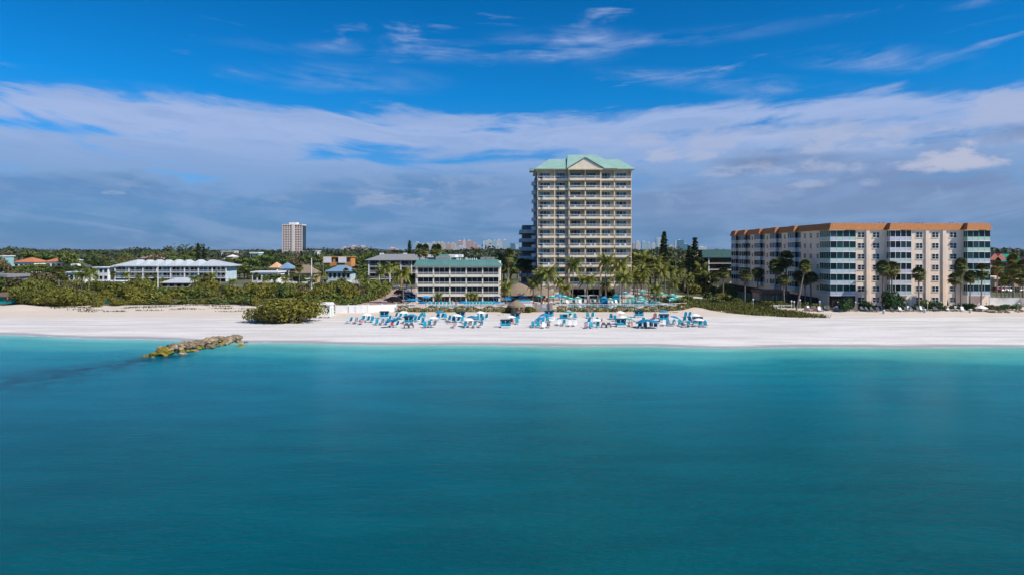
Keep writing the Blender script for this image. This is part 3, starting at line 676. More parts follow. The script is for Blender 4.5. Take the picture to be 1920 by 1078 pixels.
# mansard following the bays
def mans(pts, name='roof'):
    mb = MB(); z0, z1 = CE-.15, CE+1.75; ins = 1.1
    for (x0, y0), (x1, y1), nx_, ny_ in pts:
        pass
    return mb
segs = []  # outline walking left side from back to front then front to right, with outward bays
ov = .45
out = [(-ov, L2+.4)]
for (pr, pl, _n) in reversed(sorted(sb, reverse=True)):
    y0, y1 = LY(pr, 82.4), LY(pl, 82.4)
    out += [(-ov, y1+.1), (-1.1-ov, y1+.1), (-1.1-ov, y0-.1), (-ov, y0-.1)]
out = out[1:] if False else out
x, y, w, d = fb[0][:4]; x -= .2
out += [(-ov, y+d+ov), (x-ov, y+d+ov), (x-ov, y-ov), (x+w+ov, y-ov), (x+w+ov, -ov)]
for (x, y, w, d, *_r) in fb[1:]: out += [(x-ov, -ov), (x-ov, y-ov), (x+w+ov, y-ov), (x+w+ov, -ov)]
out = out[:-1]+[(out[-1][0], 16.3)]
mb = MB(); n = len(out); P_ = [Vector((a, b_, 0)) for a, b_ in out]
def offs(i, d_):
    p = P_[i]; a = (P_[i]-P_[i-1]).normalized() if i else (P_[1]-P_[0]).normalized(); b_ = (P_[i+1]-P_[i]).normalized() if i < n-1 else a
    na = Vector((-a.y, a.x, 0)); nb = Vector((-b_.y, b_.x, 0)); m_ = na+nb
    if m_.length < .1: return p+na*d_
    m_ = m_.normalized(); return p+m_*d_/max(.4, m_.dot(na))
inn = [offs(i, .75) for i in range(n)]
for i in range(n-1):
    a, b_, c_, e_ = P_[i], P_[i+1], inn[i+1], inn[i]
    if (b_-a).length < .05: continue
    mb.quad((a.x, a.y, CE-.1), (b_.x, b_.y, CE-.1), (c_.x, c_.y, CE+1.7), (e_.x, e_.y, CE+1.7))
    mb.quad((e_.x, e_.y, CE+1.7), (c_.x, c_.y, CE+1.7), (c_.x+.0, c_.y, CE+1.3), (e_.x, e_.y, CE+1.3))
mb.build('mansard_roof', mansard, condo)
mb = MB()
for i in range(n-1):
    a, b_, c_, e_ = P_[i], P_[i+1], inn[i+1], inn[i]
    mb.quad((a.x, a.y, CE-.101), (e_.x, e_.y, CE-.101), (c_.x, c_.y, CE-.101), (b_.x, b_.y, CE-.101))
mb.build('soffit', whitew, condo)
MB().box(.5, XW-1, .6, 15.6, CE+.02, CE+1.55).build('flat_roof', mansard, condo); MB().box(.5, 15.5, 15.7, L2-.3, CE+.02, CE+1.54).build('flat_roof', mansard, condo)
for i, px in enumerate((1660, 1668, 1700, 1718, 1730, 1735, 1742, 1795, 1800)): MB().cyl(0, 0, 0, .45, .12).build('roof_vent', dgrey, condo, (LX(px), 3, CE+1.55))

# ------------------------------------------------------------------ generic houses and blocks
def house(name, px0, px1, Y, zt, zr, label, cat, wallm, roofm, depth=12, eave=.6, ridge=.25, base=ZG, wins=4, storeys=1, flat=False, hip_in=None, glass=gl_dark):
    X0 = (px0-960)*Y/F; X1 = (px1-960)*Y/F; w = X1-X0; rt = empty(name, (X0, Y, base), label, cat)
    h = zt-base; hr = zr-base
    MB().box(eave, w-eave, 0, depth, -.5, h).build('wall', wallm, rt)
    if flat: MB().box(.0, w, -eave, depth+eave, h, hr).build('roof', roofm, rt)
    else:
        i_ = hip_in if hip_in is not None else min(w/2-.1, depth/2)
        MB().hip(0, w, -eave, depth+eave, h+.02, hr, i_, w-i_, depth/2).build('roof', roofm, rt)
    sh = h/storeys
    for s_ in range(storeys):
        for k in range(wins):
            ww = (w-2*eave)/wins; x = eave+ww*k+ww*.2
            o = MB().box(x, x+ww*.6, -.04, -.004, sh*s_+sh*.35, sh*s_+sh*.82).build('window', glass, rt)
            MB().box(x-.06, x+ww*.6+.06, -.09, -.042, sh*s_+sh*.3, sh*s_+sh*.345).build('sill', white, o)
    return rt, w, h
# white balcony house with seven peaked roofs
X0, Y0 = (207-960)*320/F, 320.
rt = empty('peaked_roof_resort', (X0, Y0, ZG), 'long white beach resort with seven pale peaked roofs and two balcony storeys', 'hotel')
Wd = (430-207)*320/F; zt = 17-31*.25-ZG; MB().box(2.2, Wd-2.2, 2.2, 14, 0, zt).build('wall', bluew, rt)
pk_ = [245, 264, 283, 300, 320, 339, 362, 384]; pz = 17-19.5*.25-ZG; pxs = [207]+[(a+b_)/2 for a, b_ in zip(pk_[:-1], pk_[1:])]+[430]
for i, p in enumerate(pk_):
    a, b_, q = (pxs[i]-207)*.25, (pxs[i+1]-207)*.25, (p-207)*.25
    MB().hip(a+.01, b_-.01, 0, 16, zt+.05, pz-(.1*(i % 2)), q-.1, q+.1, 6, 10, .2).build('roof', paleroof, rt)
for s_, zz in enumerate((zt-2.75, zt-5.4)):
    MB().box(1.5, Wd-1.5, .4, 2.19, zz-.3, zz).build('balcony', white, rt)
    for k in range(12):
        x = 1.8+k*(Wd-3.6)/12; railpart('r', (Wd-3.6)/12-.3, .95, None, None, step=.35).build('railing', white, rt, (x, .42, zz))
        w_ = (Wd-4.4)/12; g = MB(); g.box(0, w_*.36, -.05, -.005, .1, 2.1); g.box(w_*.42, w_*.75, -.05, -.005, .1, 2.1); o = g.build('window', [gl_dark, gl_blue, gl_dark, gl_dark][(k+s_) % 4], rt, (2.4+k*w_, 2.2, zz)); MB().box(w_*.37, w_*.41, -.07, -.003, 0, 2.2).build('frame', white, o)
MB().box(2.4, Wd-2.4, 1.6, 2.18, .2, zt-6.3).build('undercroft', black, rt)
for k in range(9): MB().box(-.2, .2, 0, .4, 0, zt).build('pillar', white, rt, (1.8+k*(Wd-3.6)/8, .45, 0))
house('beach_pavilion', 300, 358, 262, 17-62*.205, 17-53*.205, 'low pavilion with pale grey hip roof in front of the peaked-roof resort', 'pavilion', wood, paleroof, 9, .5, wins=4, hip_in=4.5)
house('tile_roof_house', 24, 66, 420, 9.2, 12, 'house with a coral tiled roof beyond the scrub, nearer the edge', 'house', whitew, orangetile, 14)
house('tile_roof_house', 83, 127, 430, 9.4, 12.4, 'house with a bright orange tiled roof left of the resort trees', 'house', whitew, orangetile, 14)
house('tile_roof_house', 262, 296, 560, 10, 12.5, 'small house with a faded clay roof among trees behind the peaked-roof resort', 'house', whitew, mat('faded_tile', (.42, .26, .2), .8, .2, 2.), 12)
house('aqua_house', -14, 6, 430, 12.5, 13, 'aqua flat-roofed house cut off by the edge', 'house', aquaw, white, 10, flat=True, storeys=2, wins=2)
house('blue_white_house', 121, 140, 470, 9.5, 11, 'small aqua and white house right of the orange tiled roof', 'house', aquaw, paleroof, 10, storeys=2, wins=2)
house('grey_beach_house', -30, 16, 235, 7.4, 8.4, 'grey-blue beach house with white trim behind the left scrub', 'house', mat('slate_siding', (.16, .20, .26), .7, .1), greyroof, 10, storeys=2, wins=3, flat=True)
house('open_beach_bar', -30, 34, 196, 3.6, 4.6, 'low beach bar with brown roof and teal counter at the left edge of the dunes', 'bar', tealf, mat('brown_roof', (.16, .10, .07), .8, .2), 6, wins=2)
house('white_motel', 118, 160, 300, 6.8, 7.2, 'low white flat-roofed motel wing behind the left palms', 'motel', whitew, white, 8, flat=True, wins=4)
house('white_motel', 174, 205, 320, 8.4, 8.8, 'two-storey white motel wing just left of the peaked-roof resort', 'motel', whitew, white, 8, flat=True, wins=3, storeys=2)
house('white_motel', 166, 228, 280, 3.9, 4.2, 'long low white cabana block in front of the left motel', 'motel', whitew, white, 5, flat=True, wins=8)
house('white_cafe', 470, 522, 295, 7.0, 7.5, 'white flat-roofed cafe right of the resort', 'cafe', whitew, white, 10, flat=True, wins=5)
house('orange_gable_cottage', 505, 522, 310, 8.8, 11.2, 'small cottage with a peach gable roof beside the white cafe', 'cottage', cream2, mat('peach_roof', (.62, .36, .18), .8, .1), 8, wins=1)
house('blue_gable_cottage', 520, 545, 312, 8.3, 11.0, 'cottage with a pale blue roof beside the peach gable', 'cottage', whitew, blueroof, 10, wins=2)
house('thatched_restaurant', 540, 592, 305, 6.5, 10.0, 'open restaurant under a brown thatched roof with white terrace wall', 'restaurant', tan, thatch, 9, wins=5)
wall_run('terrace_wall', [(-98, 296), (-86, 296)], ZG-.3, 4.6, .3, whitew, 'white terrace wall below the thatched restaurant', 'wall')
wall_run('garden_wall', [(-76, 280), (-72, 279), (-66, 281), (-62, 281)], ZG-.3, 4.4, .4, whitew, 'curved pale garden wall below the blue-roofed house', 'wall')
house('blue_roof_house', 610, 662, 318, 6.9, 9.6, 'round-looking house with a pale blue metal hip roof', 'house', bluew, blueroof, 12, 1.2, wins=5, hip_in=5)
rt, w, h = house('orange_building', 604, 660, 450, 11.8, 12.2, 'bright orange flat-roofed building with white panels', 'building', orangew, orangew, 12, flat=True, wins=5, storeys=2)
for a in (.05, .55): MB().box(w*a, w*(a+.27), -.72, -.61, h-3.6, h+.25).build('white_panel', whitew, rt)
house('long_white_building', 757, 866, 420, 17-15*.328, 17-10*.328, 'long white flat-roofed building behind the four-storey hotel', 'building', grey, white, 14, flat=True, wins=12)
house('small_white_block', 566, 596, 900, 14.3, 15.2, 'low white block right beside the distant condominium tower', 'building', whitew, white, 15, flat=True, wins=6, storeys=2)
house('pale_aqua_house', 468, 486, 560, 13.6, 14.6, 'pale aqua two-storey house in the trees left of the condominium tower', 'house', aquaw, white, 10, flat=True, wins=3, storeys=2)
house('white_roof_house', 414, 440, 800, 14.3, 15.1, 'low white-roofed house on the skyline beyond the resort', 'house', whitew, white, 12, flat=True, wins=4)
house('cream_house', 425, 438, 520, 11.4, 13., 'little cream house with yellow wall in the trees beyond the resort', 'house', mat('yellow_stucco', (.6, .52, .34), .8, .1), white, 10, wins=2)
# grey-roofed three-storey apartment house
X0, Y0 = (684-960)*300/F, 300.
rt = empty('grey_apartment_house', (X0, Y0, ZG), 'three-storey apartment house with wide grey hip roof and open balconies', 'apartment building')
Wd = (792-684)*300/F; zt = 17-20*.234-ZG; MB().box(1.6, Wd-1.0, 1.8, 16, 0, zt).build('wall', mat('taupe_stucco', (.33, .30, .27), .8, .1, .5), rt)
MB().hip(0, Wd+.6, -.8, 18, zt+.02, 17-9*.234-ZG, 6.5, Wd-5, 7, 10).build('roof', greyroof, rt)
for x in (5.0, 15.5): MB().box(0, 1.7, 0, 1.5, 0, 1.3).build('chimney', whitew, rt, (x, 7.6, zt+1.7))
for x in (1.7, 6.5, 11, 15.8, 20.5, Wd-1.3): MB().box(-.22, .22, 0, .4, 0, zt).build('pillar', white, rt, (x, .1, 0))
for s_ in range(3):
    zz = zt-2.75*(s_+1)+.1
    for k in range(5):
        x = 2.0+k*(Wd-3.6)/5; w_ = (Wd-3.6)/5-.35; o = MB().box(0, w_, 0.2, 1.79, -.2, 0).build('balcony', whitew, rt, (x, 0, zz)); railpart('r', w_, .9, None, None, step=.4).build('railing', white, o, (0, .22, 0))
        g = MB().box(.2, w_*.55, -.06, -.005, .05, 2.1); g.box(w_*.62, w_*.9, -.06, -.005, .6, 2.0); g.build('window', gl_dark, rt, (x, 1.8, zz))
# dark green roofed building right of the tower
X0, Y0 = (1314-960)*300/F, 300.; rt = empty('green_roof_building', (X0, Y0, ZG), 'cream apartment building with a long dark green roof left of the condominium', 'apartment building')
Wd = 16; zt = 17-15*.234-ZG; MB().box(.4, Wd, 2.2, 15, 0, zt).build('wall', cream2, rt)
MB().hip(-.2, Wd+.8, -.5, 17, zt+.02, 17-.5*.234-ZG, .8, Wd+.6, 6, 9).build('roof', greenroof, rt)
for x in (3.6, 14.2): MB().box(-.22, .22, 0, .44, 0, zt).build('pillar', white, rt, (x, .1, 0))
for s_ in range(3): MB().box(.6, Wd, 2.1, 2.19, zt-2.75*(s_+1)+.6, zt-2.75*(s_+1)+2.5).build('window', gl_dark, rt); MB().box(3.0, Wd, .3, 2.05, zt-2.75*(s_+1), zt-2.75*(s_+1)+.2).build('balcony', cream, rt)
g = MB(); g.rings([[(-3.5, 4, 0), (.2, 4, 0), (.2, 4, zt+2.2), (-3.5, 4, zt+.2)], [(-3.5, 12, 0), (.2, 12, 0), (.2, 12, zt+2.2), (-3.5, 12, zt+.2)]]); g.build('side_wing', cream2, rt)
MB().cyl(-.8, 3, 0, zt+2.7, .35).build('chimney', cream, rt)
# coral houses with bright green roofs on the right edge
for (a, b_, Y, t, r_, l) in ((1840, 1880, 330, 14.4, 17-7*.258, 'coral house with green gabled roof peeping from behind the condominium'), (1872, 1935, 350, 12.4, 17-9*.27, 'coral house with a wide bright green roof at the right edge')):
    rt, w, h = house('coral_house', a, b_, Y, t-1.5, r_, l, 'house', mat('coral_stucco', (.62, .22, .15), .8, .1), brightgreenroof, 12, wins=4, storeys=2)
    for q in (.35, .75) if a > 1860 else (.55, .85):
        MB().rings([[(w*q-3, -1.2, h-1), (w*q+3, -1.2, h-1), (w*q, -1.2, h+2.2)], [(w*q-3, 5, h-1), (w*q+3, 5, h-1), (w*q, 5, h+2.2)]]).build('gable', MATS['coral_stucco'], rt)
house('tan_garage', 1862, 1990, 250, 6.2, 7.0, 'long tan garage with open bays at the right edge', 'garage', tan, cream2, 10, flat=True, wins=6)
wall_run('white_garden_wall', [(124, 186.5), (137, 183.8), (137, 181)], 1.3, 4.0, .3, whitew, 'angled white garden wall right of the condominium', 'wall')
rt = empty('low_patio_roof', (69, 188, 1.9), 'low brown flat-roofed patio shelter left of the condominium side', 'shelter')
MB().box(0, 7.5, 0, 9, 2.9, 3.7).build('roof', mat('brown_fascia', (.22, .10, .06), .7, .15), rt); MB().box(.3, 7.2, 3.2, 8.7, 0, 2.89).build('wall', tan, rt)
for x in (.3, 3.6, 7.1): MB().box(-.12, .12, 0, .25, 0, 2.89).build('post', dgrey, rt, (x, .2, 0))
MB().box(3.9, 5.1, 3.1, 3.19, 0, 2.2).build('door', white, rt)
# distant condominium tower
Yc = 1250.; X0 = (529.5-960)*Yc/F; k_ = Yc/F; rt = empty('distant_condominium', (X0, Yc, 2), 'lone pale pink condominium tower rising above the trees on the left skyline', 'apartment building')
Wd = 37*k_; Ht = 17+46*k_-2; pinkt = mat('pale_pink_concrete', (.78, .64, .58), .85, .06, .1)
MB().box(0, Wd, 1.5, 24, 0, Ht).build('wall', gl_dark, rt)
MB().box(Wd*.47, Wd*.60, -.6, 25, 0, Ht+1.2).build('shaft', mat('pale_shaft', (.75, .66, .60), .8, .05, .1), rt)
MB().box(Wd*.30, Wd*.68, 4, 18, Ht, Ht+4.5).build('penthouse', whitew, rt); MB().box(-.4, Wd*.465, 0, 24.4, Ht-.8, Ht+1.0).build('parapet', pinkt, rt); MB().box(Wd*.605, Wd+.4, 0, 24.4, Ht-.8, Ht+1.0).build('parapet', pinkt, rt)
for q in (0, .115, .235, .35, .46, .61, .74, .87, .985): MB().box(Wd*q-.35, Wd*q+.5, -.05, 24.2, 0, Ht-.81).build('fin', pinkt, rt)
for fl in range(18):
    z_ = 2+fl*(Ht-4)/18.
    MB().box(-.1, Wd*.469, .0, 1.49, z_, z_+1.5).build('balcony', pinkt, rt); MB().box(Wd*.603, Wd+.1, .0, 1.49, z_, z_+1.5).build('balcony', pinkt, rt)
# far city skyline
def skymat(name, wallc, glassc, fh=3.4, fw=3.2):
    m = bpy.data.materials.new(name); m.use_nodes = True; T = NT(m.node_tree); b = T.n['Principled BSDF']
    tc = T.new('ShaderNodeTexCoord'); s = T.new('ShaderNodeSeparateXYZ'); T.l.new(tc.outputs['Object'], s.inputs[0])
    fz = T.m('FRACT', T.m('DIVIDE', s.outputs[2], fh*2.2)); fx = T.m('FRACT', T.m('DIVIDE', s.outputs[0], fw*2.6))
    g = T.m('MULTIPLY', T.sm(fz, .38, .45), T.sm(fx, .3, .36)); T.put(b.inputs['Base Color'], T.mix(g, wallc, glassc)); b.inputs['Roughness'].default_value = .4; return m
skw = skymat('white_highrise', (.72, .72, .72), (.12, .16, .2)); skb = skymat('blue_glass_highrise', (.45, .58, .65), (.06, .22, .36)); skp = skymat('pink_highrise', (.62, .38, .33), (.18, .16, .18)); skc = skymat('cream_highrise', (.68, .60, .40), (.2, .2, .2)); skd = skymat('dark_glass_highrise', (.05, .18, .27), (.02, .12, .2)); skpw = skymat('rose_lowrise', (.66, .42, .38), (.4, .35, .35))
SK = [(776, 790, 455, skb, 'curved blue glass'), (790, 798, 458, skb, 'narrow blue glass'), (798, 806, 457, skw, 'white'), (808, 820, 455, skw, 'white flat-topped'), (821, 823.5, 454, skc, 'thin cream'), (824, 834, 454.5, skc, 'yellowish cream'), (836, 846, 457, skp, 'dull pink'), (846, 853, 456, skc, 'cream and brown'),
      (857, 868, 452, skp, 'pink stepped'), (868.5, 872, 451, skw, 'slim white spired'), (873, 888, 451.5, skp, 'broad brown and pink'), (889, 895, 457, skp, 'low pink'), (856, 875, 462, skw, 'wide low white'), (877, 890, 461, skw, 'white domed low'), (895, 901, 462, skpw, 'rose low'),
      (908, 911.5, 452, skb, 'slim blue edged'), (912, 923, 450.5, skw, 'white and glass'), (924.5, 931, 451, skb, 'blue-windowed'), (932, 941, 450, skw, 'tall white gridded'), (942, 953, 450, skb, 'white-framed blue'), (931, 937, 459, skw, 'short white'), (957, 966, 456, skd, 'dark teal glass'), (968, 972, 460, skw, 'small white'),
      (1187, 1192, 456, skp, 'pinkish'), (1193, 1201, 452.5, skw, 'white gabled'), (1204, 1213, 453.5, skb, 'blue banded'), (1214, 1221, 455, skb, 'pale blue'), (1222, 1231, 457, skw, 'low white and grey'), (1231, 1235, 447, skb, 'blue-sided slim'), (1235, 1240, 447, skw, 'bright white slim'), (1254, 1265, 461, skpw, 'rose long'),
      (1268, 1282, 450.5, skd, 'dark blue glass and white edged'), (1283, 1291, 458, skd, 'hazy blue'), (655, 672, 461.5, skpw, 'wide rose'), (672, 690, 461.8, skw, 'wide pale'), (640, 652, 464, skpw, 'far low rose'), (728, 745, 465.5, skpw, 'low red and white'), (1310, 1325, 463, skw, 'low white far')]
for i, (a, b_, t, m_, d_) in enumerate(SK):
    Y = 4200+((i*37) % 11)*70; k_ = Y/F; w = (b_-a)*k_; h = 17+(HZ-t)*k_; rt = empty('skyline_building', ((a-960)*k_, Y, 1.5), f'{d_} block on the far skyline, {"left of" if b_ < 990 else "right of"} the tower hotel', 'skyscraper', 'far city skyline')
    x1 = w*.82 if i % 3 == 0 else w
    MB().box(0, x1, 0, 30, 0, h-1.5).build('wall', m_, rt)
    if x1 < w: MB().box(x1+.01, w, 3, 26, 0, h*.82).build('wing', m_, rt)
    MB().box(w*.25, w*.6, 6, 20, h-1.5, h+2.2).build('penthouse', whitew, rt)
    if 'edge' in d_: MB().box(-5, -.02, 0, 30, 0, h-1).build('edge_wall', white, rt)
    if 'spired' in d_: MB().cyl(w/2, 10, h+2.2, h+14, 1.2, .2).build('spire', white, rt)
# ------------------------------------------------------------------ foliage builders
def leafquads(P, N, size, jit=.6, asp=1.5):            # P points, N outward normals -> (n,4,3)
    n = len(P); N = N+rng.normal(0, jit, (n, 3)); N /= np.linalg.norm(N, axis=1)[:, None]+1e-6
    t = np.cross(N, rng.normal(0, 1, (n, 3))); t /= np.linalg.norm(t, axis=1)[:, None]+1e-6; b_ = np.cross(N, t)
    s = (size*rng.uniform(.6, 1.4, n))[:, None]/2
    return np.stack([P-t*s*asp-b_*s*.5, P+b_*s, P+t*s*asp-b_*s*.3, P-b_*s*1.1], 1)
def blob_points(c, rad, n, shell=.35, low=-.5):
    d = rng.normal(0, 1, (int(n*1.6), 3)); d /= np.linalg.norm(d, axis=1)[:, None]; d = d[d[:, 2] > low][:n]
    r = 1-shell*rng.random(len(d))**1.5
    return np.array(c)+d*np.array(rad)*r[:, None], d
def crown_mesh(name, blobs, per_area, size, shell=.35, low=-.5, jit=.6):
    Q = []
    for c, rad in blobs:
        n = int(per_area*(rad[0]*rad[1]+rad[0]*rad[2])*3); P, N = blob_points(c, rad, n, shell, low); Q.append(leafquads(P, N, size, jit))
    return quadmesh(name, np.concatenate(Q))
def broad_tree(H, Rr, m, dens=6, size=.55, nb=14):
    rt = empty('broadleaf_tree', (0, 0, 0)); bl = []; tr = MB(); th = H*.32
    tr.tube([(0, 0, -.3), (.08, .05, th*.6), (0, .1, th)], [H*.035, H*.026, H*.022], 7)
    for i in range(nb):
        a = random.uniform(0, 6.28); q = random.uniform(.15, .78)**.8; z = H*(.45+.38*random.random()*(1.1-q*.5)); x, y = Rr*q*math.cos(a), Rr*q*math.sin(a)
        s = Rr*random.uniform(.24, .44); bl.append(((x, y, z), (s, s, s*random.uniform(.55, .8))))
        if i < 7: tr.tube([(0, .05, th*.9), (x*.5, y*.5, (th+z)*.5), (x*.92, y*.92, z)], [H*.016, H*.010, .04], 5)
    tr.build('trunk', bark, rt); link('crown', crown_mesh('crown', bl, dens, size, .5), m, rt); return rt
def shrub(Rr, H, m, dens=11, size=.34, nb=10, name='shrub', twigs=0):
    rt = empty(name, (0, 0, 0)); bl = [((0, 0, H*.35), (Rr*.7, Rr*.7, H*.5))]; tr = MB()
    for i in range(nb):
        a = random.uniform(0, 6.28); q = random.uniform(.25, .8); x, y = Rr*q*math.cos(a), Rr*q*math.sin(a); s = Rr*random.uniform(.25, .42); z = H*random.uniform(.25, .75)*(1.05-q*.6)
        bl.append(((x, y, z), (s, s, min(s*.8, H*.4))))
        tr.tube([(x*.15, y*.15, -.1), (x*.6, y*.6, z*.55), (x, y, z+s*.3)], [.09, .06, .02], 4)
    for i in range(twigs):
        a = random.uniform(0, 6.28); q = random.uniform(.5, 1.05); tr.tube([(Rr*q*.4*math.cos(a), Rr*q*.4*math.sin(a), 0), (Rr*q*math.cos(a), Rr*q*math.sin(a), H*random.uniform(.2, .8))], [.05, .015], 3)
    tr.build('stems', bark, rt); me = crown_mesh('foliage', bl, dens, size, .45, -.7); link('foliage', me, m, rt); return rt
def frond(L, rise, droop, w, nleaf, az_, z0, tw=.0, lift=0):  # feather frond: quads of leaflets along an arching spine
    Q = []; u = Vector((math.cos(az_), math.sin(az_), 0)); v = Vector((-u.y, u.x, 0)); up = Vector((0, 0, 1)); pts = []
    for i in range(nleaf+1):
        t = i/nleaf; pts.append(u*(L*t*(1-.25*droop*t))+up*(z0+L*(rise*t-droop*t*t)))
    for i in range(nleaf):
        t = (i+.5)/nleaf; p, q = pts[i], pts[i+1]; d_ = (q-p).normalized(); ww = w*(.35+.65*math.sin(math.pi*min(1, t*.9+.12))) 
        for s in (-1, 1):
            tip = p+(v*s*.8+d_*.55-up*(.35+.5*droop)).normalized()*ww
            q2 = p+(q-p)*.8
            Q.append([p, q2, tip+(q-p)*.35, tip])
        Q.append([p-v*.03, p+v*.03, q+v*.02, q-v*.02])
    return Q
def coconut(H, lean, m=None, n=26, L=3.0, bend=.5):
    rt = empty('coconut_palm', (0, 0, 0)); tr = MB(); pts = [(lean*H*(t**1.6), .1*math.sin(t*5), -.3+(H+.3)*t) for t in np.linspace(0, 1, 8)]
    tr.tube(pts, [.24, .17, .15, .14, .13, .12, .12, .13], 7); tr.build('trunk', palmbark, rt); Q = []; Dq = []
    for i in range(n):
        a = 2.4*i+random.uniform(-.3, .3); k = i/n
        rise = 1.15-1.25*k+random.uniform(-.12, .12); dr = .55+.35*k
        (Dq if k > .93 else Q).extend(frond(L*random.uniform(.85, 1.1), rise, dr, .95, 16, a, 0))
    top = Vector(pts[-1]); A_ = np.array([[list(p+top) for p in q] for q in Q]); link('fronds', quadmesh('fronds', A_), m or palml, rt)
    if Dq: link('dry_fronds', quadmesh('dry', np.array([[list(p+top) for p in q] for q in Dq])), deadl, rt)
    return rt
def sabal(H, lean=0., n=44, r=2.0, name='cabbage_palm', skirt=6):
    rt = empty(name, (0, 0, 0)); tr = MB(); pts = [(lean*H*t, 0, -.3+(H+.3)*t) for t in np.linspace(0, 1, 6)]
    tr.tube(pts, [.22, .19, .17, .16, .17, .22], 7); tr.build('trunk', palmbark, rt); top = Vector(pts[-1])+Vector((0, 0, .2))
    def fan(a, e, L, fr):
        Q = []; u = Vector((math.cos(a)*math.cos(e), math.sin(a)*math.cos(e), math.sin(e))); v = Vector((-math.sin(a), math.cos(a), 0)); wv = u.cross(v)
        c = top+u*L*.45; Q.append([top-v*.03, top+v*.03, c+v*.02, c-v*.02])
        for k in range(9):
            f = (k-4)/4*1.35; d_ = (u*math.cos(f)+v*math.sin(f)); tip = c+d_*fr*(1-.12*abs(f))+Vector((0, 0, -.28*fr)); mid = c+d_*fr*.55; s = (u*-math.sin(f)+v*math.cos(f))*.15
            Q.append([c, mid-s, tip, mid+s])
        return Q
    Q = []; Dq = []
    for i in range(n):
        a = 2.4*i; e = 1.35-2.0*(i/n)+random.uniform(-.15, .15); Q += fan(a, e, r*.9, r*.62)
    for i in range(skirt): Dq += fan(random.uniform(0, 6.28), -1.05+random.uniform(-.2, .1), r*.75, r*.5)
    link('fans', quadmesh('fans', np.array([[list(p) for p in q] for q in Q])), palmd, rt)
    if Dq: link('dry_fans', quadmesh('dryf', np.array([[list(p) for p in q] for q in Dq])), deadl, rt)
    return rt
def pine(H, Rr, tiers=16, name='norfolk_pine', top=.4, m=None):
    rt = empty(name, (0, 0, 0)); tr = MB(); tr.tube([(0, 0, -.3), (0, 0, H)], [H*.022, .04], 6); tr.build('trunk', bark, rt); Q = []
    for i in range(tiers):
        t = i/(tiers-1); z = H*(.12+.86*t); L = Rr*(1-t)**top*(.9 if i % 2 else 1.05)*(.6+.4*min(1, t*6))
        for k in range(7):
            a = k*.9+i*.5; d_ = np.array([math.cos(a), math.sin(a), .12]); n_ = 12
            P = np.array([0, 0, z])+d_*L*rng.uniform(.15, 1, n_)[:, None]+rng.normal(0, .16, (n_, 3)); Q.append(leafquads(P, np.tile([0, 0, 1.], (n_, 1)), .65, .5, 1.6))
    link('foliage', quadmesh('needles', np.concatenate(Q)), m or leafd, rt); return rt
EXTENT = {}
USED = set()
def plant(protos, x, y, H=None, key=None, rz=None, sx=1., sz=None, z=None):   # copy a prototype (height 'ph'), scaled to H
    p = protos if not isinstance(protos, list) else random.choice(protos); ph = EXTENT[p.name]
    if p.name in USED: o = copy_tree(p)
    else: o = p; USED.add(p.name)
    k = (H/ph) if H else 1.
    o.location = (x, y, float(gz(x, y)) if z is None else z); o.rotation_euler = (0, 0, random.uniform(0, 6.28) if rz is None else rz); o.scale = (k*sx, k*sx, sz*k if sz else k)
    return o
def proto(o, h): EXTENT[o.name] = h; freeze(o); return o
T_BR = [proto(broad_tree(10, 5, leaf, 5, .6, 16), 10) for _ in range(4)]
T_DK = [proto(broad_tree(10, 4.6, leafd, 5, .6, 15), 10) for _ in range(2)]
T_BN = [proto(broad_tree(9, 4.8, leafb, 3.5, .5, 14), 9) for _ in range(2)]
S_OL = [proto(shrub(3, 3, leafo, 15, .30, 12, 'sea_grape_shrub', 8), 3) for _ in range(4)]
S_DK = [proto(shrub(2.6, 3, leaf, 8, .36, 10, 'shrub', 5), 3) for _ in range(2)]
S_BR = [proto(shrub(2.8, 2.8, leafb, 6, .26, 9, 'scrub_bush', 60), 3)]
COC = [proto(coconut(7, l, n=28, L=3.2), 7+1.2) for l in (.0, .08, -.06)]
COCS = [proto(coconut(3.4, l, n=22, L=2.6), 3.4+1.3) for l in (.05, -.04)]
SAB = [proto(sabal(7.5, l), 7.5+1.3) for l in (0, .03, -.04)]
PINE = [proto(pine(15, 1.9, 18), 15), proto(pine(15, 3.4, 15, top=.9), 15)]
LEAN = proto(sabal(9.2, .24, 40, 1.9), 10.5)
Zb = ZG
def W_(px, Y): return (px-960)*Y/F
def hz(py, Y, base=None): return HC+(HZ-py)*Y/F-(Zb if base is None else base)   # height above base for a top at py
# named palms: (kind, px crown, py crown centre, crown radius px, py base, note)
def palm(kind, px, pyc, py_b, note, name=None, Y=None, grp=None, z=None):
    Y = Y or at(px, py_b, 190)[1]
    x = W_(px, Y); z = (ZG+.05 if z is None and -29 < x < 45 and 172 < Y < 212 else (float(gz(x, Y)) if z is None else z))
    hc = HC+(HZ-pyc)*Y/F-z            # height of the crown's heart
    src = {'c': COC, 'b': COCS, 's': SAB, 'L': [LEAN]}[kind]; p = random.choice(src); ph = EXTENT[p.name]-(1.2 if kind != 's' else 1.1)
    o = plant([p], x, Y, z=z); 
    k = max(.45, min(1.9, hc/ph)); 
    cs = {'c': 1.12, 'b': 1.05, 's': 1.08, 'L': 1.}[kind]
    s_ = cs*(.85+.3*random.random()) if k > .9 else max(k, .62)
    o.scale = (s_, s_, k); return tag(o, note[0].lower()+note[1:], 'palm', grp)
